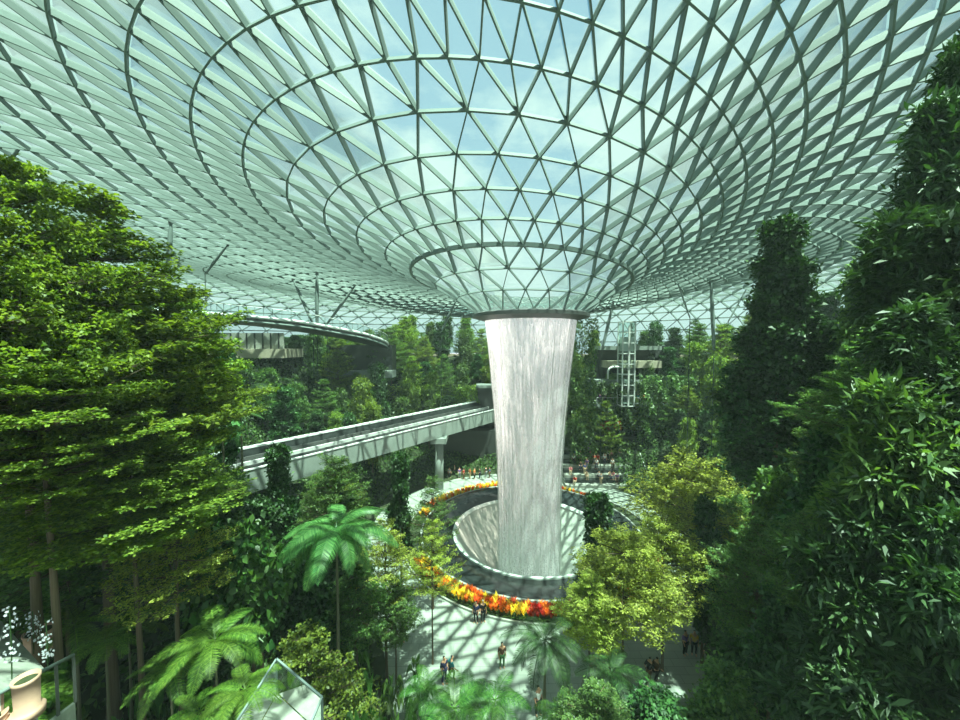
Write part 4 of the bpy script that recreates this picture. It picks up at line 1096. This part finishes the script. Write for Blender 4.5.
gp(444, 683, 'stand', 'navy', 'navy', .8, 'person in navy close beside the person in teal')
gp(502, 668, 'stand', 'brown', 'green', .2, 'person in brown standing mid plaza left of the palm')
gp(598, 672, 'sit', 'blue', 'grey', .4, 'person in blue sitting at the foot of the right trees')
gp(592, 672, 'sit', 'pink', 'beige', .1, 'person in pink sitting beside the one in blue')
gp(604, 676, 'sit', 'navy', 'black', 1.0, 'person in navy sitting right of the one in blue')
gp(685, 655, 'stand', 'purple', 'black', .4, 'person in purple among the right tree trunks')
gp(694, 655, 'stand', 'yellow', 'black', -.4, 'person in yellow among the right tree trunks')
gp(702, 652, 'stand', 'blue', 'grey', 1.0, 'person in blue right of the one in yellow')
gp(649, 684, 'walk', 'black', 'brown', 2.0, 'person in black near the bottom centre right')
gp(656, 684, 'walk', 'brown', 'black', 2.0, 'person in brown right beside the one in black')
gp(538, 715, 'stand', 'white', 'black', .5, 'person in white at the bottom edge by the palm trunk')
gp(437, 510, 'stand', 'yellow', 'navy', .2, 'person in yellow by the guideway pier', s=.95)
def crowd():
    cols = ['red', 'white', 'black', 'pink', 'blue', 'grey', 'orange', 'purple', 'beige', 'teal']; legs = ['black', 'navy', 'grey', 'brown', 'beige']
    its = []
    for i in range(26):
        f = i/26; px = 570+50*f+4*rng.random(); st = int(rng.integers(0, 7)); 
        y = 54-1.8+st*.95+.5; z = .42*(st+1); x = max((px-480)/FPX*y, 13.0)
        c = cols[int(rng.integers(len(cols)))]; l = legs[int(rng.integers(len(legs)))]; sit = rng.random() < .5
        t = empty('person', (x, y, z), .3*rng.normal(), None, 'person'); b, tp, lg, hr = PB['sit' if sit else 'stand']
        if sit: t.location.z = z-.0
        mesh_obj('body', colored(b, 'skin'), t); mesh_obj('top', colored(tp, 'cloth_'+c), t); mesh_obj('trousers', colored(lg, 'cloth_'+l), t); mesh_obj('hair', colored(hr, 'hair'), t)
        its.append((t, proj((x, y, z))[0], c))
    its.sort(key=lambda q: q[1])
    for i, (t, _, c) in enumerate(its): t['label'] = 'person in %s top, %s from the left on the far stone steps' % (c, ORD[i]); t['group'] = 'people on the steps behind the basin'
    its = []
    for i in range(9):
        px = 448+5.2*i+2*rng.random(); d = 55.5+2*rng.random(); c = cols[int(rng.integers(len(cols)))]
        t = person(px, 480, d, 'stand', c, legs[i % 5], rng.random()*6, None, 'people under the guideway', z=0.0); its.append((t, px, c))
    for i, (t, _, c) in enumerate(its): t['label'] = 'person in %s top, %s from the left of those under the guideway' % (c, ORD[i])
    its = []
    for i in range(9):
        px = 599+5.5*i+2*rng.random(); z = P(600, 404, 60).z; c = cols[int(rng.integers(len(cols)))]
        t = person(px, 400, 60.6, 'stand', c, legs[i % 5], rng.random()*6, None, 'people on the railed terrace', z=z); its.append((t, px, c))
    for i, (t, _, c) in enumerate(its): t['label'] = 'person in %s top, %s from the left on the railed terrace' % (c, ORD[i])
crowd()
def terrace_rail():
    t = empty('terrace_railing', (0, 0, 0), 0, 'thin pale railing on the terrace right of the waterfall', 'railing')
    a = P(597, 404, 60); b = P(668, 404, 60)
    m = MB(); m.bar((a.x, 60.1, a.z+1.05), (b.x, 60.1, a.z+1.05), .06, .06); m.build('handrail', M['white'], t)
    for i in range(14): x = a.x+(b.x-a.x)*i/13; m = MB(); m.bar((x, 60.1, a.z), (x, 60.1, a.z+1.05), .05, .05); m.build('post', M['white'], t)
terrace_rail()

# thin mist from the waterfall hanging in the whole hall
def mist():
    m, N, Lk = nmat('thin_mist'); o = N('ShaderNodeOutputMaterial'); v = N('ShaderNodeVolumeScatter'); v.inputs['Density'].default_value = HAZE; v.inputs['Anisotropy'].default_value = .2
    v.inputs['Color'].default_value = (.86, 1, .95, 1); Lk(v.outputs[0], o.inputs['Volume'])
    mb = MB(); mb.box((-48, -12, -8), (44, 78, 26.5)); ob = mb.build('mist', m); tag(ob, 'thin pale mist from the waterfall hanging in the air of the hall', 'mist', None, 'stuff')
HAZE = .0010
mist()
